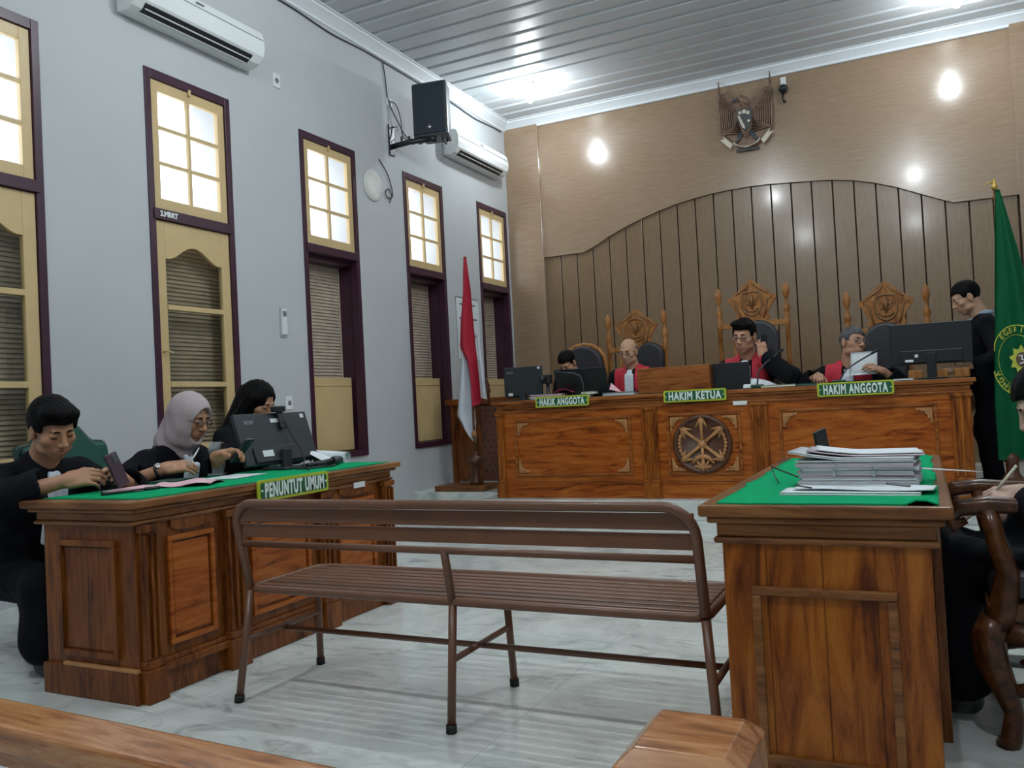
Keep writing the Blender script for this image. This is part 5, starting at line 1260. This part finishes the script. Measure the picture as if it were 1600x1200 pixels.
    if hair in ('short', 'thick', 'grey', 'bald', 'tidy', 'top'):
        F = Field((-.12, -.15, -.12), (.12, .135, .165), hh)
        if hair == 'bald':
            R(F, (0, -.022, .022), (.0795, .0965, .078)); F.box((0, .0, .105), (.2, .2, .052), rd=.01, mode='sub', k=.02); F.box((0, .11, 0), (.2, .105, .3), rd=.01, mode='sub'); F.box((0, 0, -.16), (.2, .2, .1), mode='sub')
        else:
            th = {'thick': (.090, .116, .108), 'short': (.081, .104, .096), 'grey': (.080, .103, .094), 'tidy': (.084, .108, .102), 'top': (.084, .108, .100)}[hair]
            R(F, (0, -.014, .042), th)
            if hair in ('thick', 'tidy'): F.ell((.02, .045, .105), (.060, .045, .030), k=.02); F.ell((-.03, .05, .095), (.045, .042, .030), k=.02)
            F.box((0, .105, -.055), (.066, .085, .118), rd=.03, k=.012, mode='sub')       # face opening
            F.box((0, .125, .0), (.15, .075, .055), rd=.02, k=.012, mode='sub'); F.box((0, .06, -.135), (.15, .19, .10), rd=.02, k=.012, mode='sub')
            for sg in (-1, 1): F.ell((sg*.092, -.006, -.012), (.02, .026, .042), k=.008, mode='sub'); F.box((sg*.09, .06, -.05), (.03, .055, .06), rd=.01, mode='sub')
        F.warp(.0016, lambda X, Y, Z: np.sin(X*190+np.sin(Z*60)*2)*np.sin(Y*90+X*50)*np.cos(Z*110))
        v, f = F.mesh(); field_obj('hair', [(hc + v @ Hd.T, f)], M_ghair if hair in ('grey', 'bald') else M_hair, t)
    if hair == 'long':
        F = Field((-.16, -.19, -.34), (.16, .15, .165), .006)
        R(F, (0, -.016, .038), (.086, .108, .100)); 
        for sg in (-1, 1):
            F.cone((sg*.062, -.01, .03), (sg*.085, -.01, -.13), .045, .048, .03); F.cone((sg*.085, -.01, -.13), (sg*.075, -.03, -.29), .048, .03, .03)
        F.cone((0, -.07, 0), (0, -.09, -.27), .075, .06, .04)
        F.box((.0, .115, -.06), (.040, .085, .135), rd=.03, k=.012, mode='sub'); F.ell((0, .10, .055), (.04, .03, .03), k=.02, mode='sub')
        F.warp(.003, lambda X, Y, Z: np.sin(X*150+Z*12)*np.sin(Y*130+Z*9))
        v, f = F.mesh(); field_obj('hair', [(hc + v @ Hd.T, f)], M_hair, t)
    if hair == 'bun':
        F = Field((-.12, -.19, -.12), (.12, .135, .165), .005)
        R(F, (0, -.016, .042), (.083, .106, .098)); F.ell((0, -.12, .03), (.04, .04, .045), k=.02)
        F.box((0, .105, -.06), (.062, .085, .118), rd=.03, k=.012, mode='sub'); F.box((0, .08, -.14), (.15, .19, .10), rd=.02, k=.012, mode='sub')
        F.warp(.002, lambda X, Y, Z: np.sin(X*150)*np.sin(Z*90+Y*60)); v, f = F.mesh(); field_obj('hair', [(hc + v @ Hd.T, f)], M_hair, t)
    if hair == 'hijab':
        F = Field((-.24, -.25, -.36), (.24, .20, .17), .0052); n_ = Hd.T @ (nb-hc)
        R(F, (0, -.012, .03), (.092, .116, .110)); F.ell((0, .0, -.05), (.082, .095, .095), k=.03)
        F.cone((0, -.02, -.06), tuple(n_+vec(0, -.01, .03)), .078, .086, .04); F.cone((0, .04, -.10), tuple(n_+vec(0, .075, -.0)), .045, .030, .03); F.cone((0, -.085, .0), tuple(n_+vec(0,-.075,.03)), .045, .05, .04)
        F.ell((0, .110, -.010), (.060, .098, .094), k=.010, mode='sub')
        F.warp(.0035, lambda X, Y, Z: np.sin(Z*55+np.abs(X)*60+Y*45)*np.clip(.35-Z*4, 0, 1))
        v, f = F.mesh(); field_obj('headscarf', [(hc + v @ Hd.T, f)], M_hijab, t)
    # ---- clothing
    G = Field((-.56, -.42, .02), (.56, .80, max(1.12, ph+.60)), .0085 if hh > .0034 else .0075)
    suit = outfit == 'suit'
    G.ell(T(0, .0, .325), (.178, .122, .20) if not female else (.160, .120, .19), L, .05); G.ell(T(0, .012, .10), (.165, .135, .18), L, .05)
    for k in 'RL':
        sg = 1 if k == 'R' else -1
        G.cone(T(sg*.045, -.02, .475), sh[k], .050, .068, .05); G.cone(sh[k], el[k], .070 if not suit else .060, .066 if not suit else .052, .03)
        ce = el[k]+(wr[k]-el[k])*cuff; G.cone(el[k], ce, .064 if not suit else .052, .074 if not suit else .038, .02)
        u = (wr[k]-el[k]); u = u/np.linalg.norm(u)
        if stand: G.cone(hip[k], kn[k], .095, .072, .05); G.cone(kn[k], ft[k], .070, .058, .04)
        else: G.cone(hip[k], kn[k], .100, .080, .06); G.cone(kn[k], ft[k]+vec(0, -.02, .06), .085, .10 if not suit else .07, .05)
    if not stand and not suit: G.cone((kn['R']+kn['L'])/2, (ft['R']+ft['L'])/2+vec(0, 0, .10), .09, .10, .06)
    if suit: G.cone(T(-.03, -.035, .475), T(.03, -.035, .475), .056, .056, .03); G.ell(T(0, .115, .49), (.030, .05, .06), L, .012, 'sub')
    else: G.cone(T(-.025, -.02, .50), T(.025, -.02, .50), .062, .062, .02); G.ell(T(0, .125, .485), (.020, .05, .05), L, .012, 'sub')
    G.cone(nb+Hd @ vec(0,0,.02), hc+Hd @ vec(0,-.0,-.02), .054, .054, .006, 'sub')
    for k in 'RL':
        u = (wr[k]-el[k]); u = u/np.linalg.norm(u); ce = el[k]+(wr[k]-el[k])*cuff; r_ = .048 if not suit else .03
        G.cone(ce-u*.02, ce+u*.14, r_, r_, .006, 'sub')
        G.cone(ce+u*(.074 if not suit else .038), ce+u*.16, .085, .085, .006, 'sub')
        G.cone(el[k], ce, .058 if not suit else .046, r_+.010, .004) if False else None
    fold = lambda X, Y, Z: np.sin(X*34+np.sin(Z*17)*1.3)*np.sin(Y*23+Z*14+1)*.7+np.sin((X+Y)*61+Z*29)*.35
    G.warp(.0055 if not suit else .003, fold)
    red_f = None
    if red: red_f = G.f.copy()
    v, f = G.mesh(); robe = field_obj('robe' if not suit else 'suit', [(v, f)], M_robe if not suit else M_suit, t)
    if red:
        q = Field(G.lo, G.lo+G.h*(G.n-1), G.h); q.f[:] = .5
        for sg in (-1, 1): q.box(T(sg*.105, .06, .40), (.062, .16, .15), L @ rotz(0), rd=.02, k=.01)
        m_ = np.maximum(red_f-.008, q.f[:red_f.shape[0], :red_f.shape[1], :red_f.shape[2]]); q.f = np.maximum(m_, -(red_f+.02)).astype(np.float32)
        q.n = np.array(q.f.shape); v, f = q.mesh(); field_obj('red_collar', [(v, f)], M_redc, t, label='scarlet shoulder collar')
    if bib:
        q = Field((-.1, -.3, .2), (.1, .6, max(1.1, ph+.6)), .0055)
        c0, c1 = T(0, .105, .475), T(0, .150, .25)
        q.box(T(0, .104, .462), (.026, .012, .05), L @ rotx(.5), rd=.010, k=.02); q.box(T(0, .142, .34), (.044, .016, .135), L @ rotx(.16), rd=.012, k=.01)
        q.warp(.0022, lambda X, Y, Z: np.sin(X*210)); v, f = q.mesh(); field_obj('white_bib', [(v, f)], M_bib, t)
    if shirt:
        q = Field((-.12, -.3, .2), (.12, .6, ph+.65), .0055)
        for sg in (-1, 1): q.cone(T(sg*.055, -.03, .525), T(sg*.035, .085, .475), .018, .016, .01); q.cone(T(sg*.035, .085, .475), T(0, .135, .36), .02, .014, .01)
        q.ell(T(0, -.022, .535), (.072, .074, .030), L, .01); q.box(T(0,-.02,.60), (.2,.2,.045), L, mode='sub', k=.003); v, f = q.mesh(); field_obj('shirt_collar', [(v, f)], shirt, t)
    if watch:
        u = (wr[watch]-el[watch]); u /= np.linalg.norm(u); c_ = wr[watch]-u*.03; a_ = Vector(u).orthogonal().normalized(); b_ = Vector(u).cross(a_)
        m_ = MB().tube([tuple(Vector(c_)+(a_*math.cos(x)+b_*math.sin(x))*.030) for x in [2*PI*i/16 for i in range(16)]], .0065, 6, closed=True)
        w_ = obj('wristwatch', m_, M_blk, t); up = Vector(dl(hands[watch][2])).normalized()
        obj('watch_case', MB().lathe([(0,0),(.016,0),(.016,.007),(0,.007)], tuple(Vector(c_)+up*.030), 14, M=up.to_track_quat('Z', 'Y').to_matrix()), M_silver, w_)
    for k in 'RL':
        m_ = Field(ft[k]-.12, ft[k]+.26, .008); m_.cone(ft[k]+vec(0,-.03,-.035), ft[k]+vec(0,.14,-.045), .043, .034, .03); m_.cone(ft[k]+vec(0,-.02,-.03), ft[k]+vec(0,-.01,.05), .042, .042, .03)
        m_.box(ft[k]+vec(0,.04,-.16), (.2,.3,.082), rd=.002, mode='sub', k=.003); v, f = m_.mesh(); field_obj('shoe', [(v, f)], M_blk, t)
    return t
X_, Y_, Z_ = (1,0,0), (0,1,0), (0,0,1)
def hp(w, fd, bk, grip=.5, th=.5, hint=None): return (w, fd, bk, grip, th) + ((hint,) if hint else ())
person('person in black robe bent over a phone at the left end of the desk', (-3.66, 2.585, 1.085), -4, 1.12, lean=24, pitch=26, yaw=-4, roll=6,
    hands={'R': hp((-3.37, 2.43, .862), (.75, .62, .1), (.35, -.75, .5), .55, .5, (-.2, -1, -.3)), 'L': hp((-3.40, 2.72, .86), (.8, -.45, .1), (.2, .75, .6), .5, .6, (-.1, .9, -.6))},
    hair='thick', cuff=.62, hh=.0028, hs=.0028, jaw=1.05)
person('person in black robe with a pale pink headscarf and glasses, reading a phone', (-3.62, 3.365, 1.105), 4, 1.08, lean=20, pitch=20, yaw=2,
    hands={'R': hp((-3.44, 3.02, .862), (.55, .80, .05), (.5, -.35, .75), .35, .5, (-.5, -1, -.5)), 'L': hp((-3.33, 3.26, .90), (.75, .4, .15), (.1, .55, .75), .5, .6, (0, .6, -1))},
    hair='hijab', female=True, specs=True, watch='R', cuff=.60, hh=.003, hs=.0028)
person('person in black robe with long black hair, face partly behind the monitor', (-3.80, 4.09, 1.185), 14, 1.06, lean=12, pitch=30, yaw=-6, hair='long', female=True,
    hands={'R': hp((-3.43, 3.72, .86), (.9, .3, 0), (0, 0, 1), .4, .4), 'L': hp((-3.40, 4.02, .86), (.9, -.2, 0), (0, 0, 1), .4, .4)}, hh=.0035, bib=False)
person('bald person with glasses in red-collared black robe at the left of the bench', (-2.57, 7.93, 1.545), -93, 1.04, DZ, knees={'R': (-2.70, 7.68, .66), 'L': (-2.44, 7.68, .66)}, feet={'R': (-2.70, 7.72, .26), 'L': (-2.44, 7.72, .26)}, lean=6, pitch=16, yaw=-6, hair='bald', red=True, specs=True,
    skincol=(.52,.30,.19), hh=.004, hs=.004)
person('person in red-collared black robe holding a phone to the ear at the middle', (-1.435, 7.86, 1.60), -95, 1.24, DZ, knees={'R': (-1.56, 7.68, .66), 'L': (-1.31, 7.68, .66)}, feet={'R': (-1.56, 7.72, .26), 'L': (-1.31, 7.72, .26)}, lean=8, pitch=12, yaw=-8, roll=-4, hair='tidy', red=True, specs=True,
    skincol=(.50,.26,.16), hh=.004, hs=.004, hands={'L': hp((-1.265, 7.76, 1.40), (-.05, .1, 1), (.55, -.75, .1), .55, .7, (1, -.2, -.8))})
person('person in red-collared black robe holding a white paper, right of the bench', (-.515, 7.88, 1.468), -92, 1.17, DZ, knees={'R': (-0.59, 7.68, .66), 'L': (-0.33, 7.68, .66)}, feet={'R': (-0.59, 7.72, .26), 'L': (-0.33, 7.72, .26)}, lean=13, tilt=-4, pitch=-2, yaw=46, roll=-10, hair='grey', red=True, specs=True,
    skincol=(.44,.235,.145), hh=.004, hs=.004, hands={'R': hp((-.79, 7.62, 1.20), (.1, -.8, -.1), (0, -.3, 1), .75, .7, (-1, .3, -.5)), 'L': hp((-.28, 7.70, 1.21), (-.6, -.5, .3), (.5, -.4, .6), .5, .7, (1, .3, -.8))})
person('person with short black hair, head bowed behind the dark laptop on the bench', (-3.225, 7.93, 1.475), -94, 1.04, DZ, knees={'R': (-3.35, 7.68, .66), 'L': (-3.09, 7.68, .66)}, feet={'R': (-3.35, 7.72, .26), 'L': (-3.09, 7.72, .26)}, lean=24, pitch=40, yaw=-4, hair='short', outfit='suit', bib=False, hh=.004, hs=.004)
person('standing person in black suit looking down by the right end of the bench', (.383, 8.06, 1.79), 184, 1.12, DZ, lean=1, pitch=24, yaw=6, hair='short', outfit='suit', bib=False, stand=True, shirt=M_blueshirt,
    skincol=(.46,.27,.17), hh=.004, hs=.004, hands={'R': hp((.42, 8.22, .98), (-.3, 0, -1), (.2, 1, 0), .3, .4), 'L': hp((.285, 7.72, 1.195), (-.9, -.2, -.15), (.1, -.4, .9), .45, .5, (.6, -.6, -.6))})
person('person in dark robe with white bib writing on the lap at the right edge', (.368, 3.12, 1.012), 183, 1.02, lean=22, pitch=30, yaw=0, hair='bun', female=True,
    skincol=(.52,.34,.26), hh=.0032, hs=.0028, cuff=.72, watch='L',
    hands={'L': hp((.275, 2.985, .745), (-1, .12, -.1), (0, -.55, .8), .6, .8, (.5, -.8, -.3)), 'R': hp((.16, 3.30, .66), (-1, 0, -.1), (0, 0, 1), .3, .3)},
    knees={'R': (.02, 3.29, .52), 'L': (.03, 3.09, .52)}, feet={'R': (.03, 3.32, .10), 'L': (.05, 3.10, .10)})
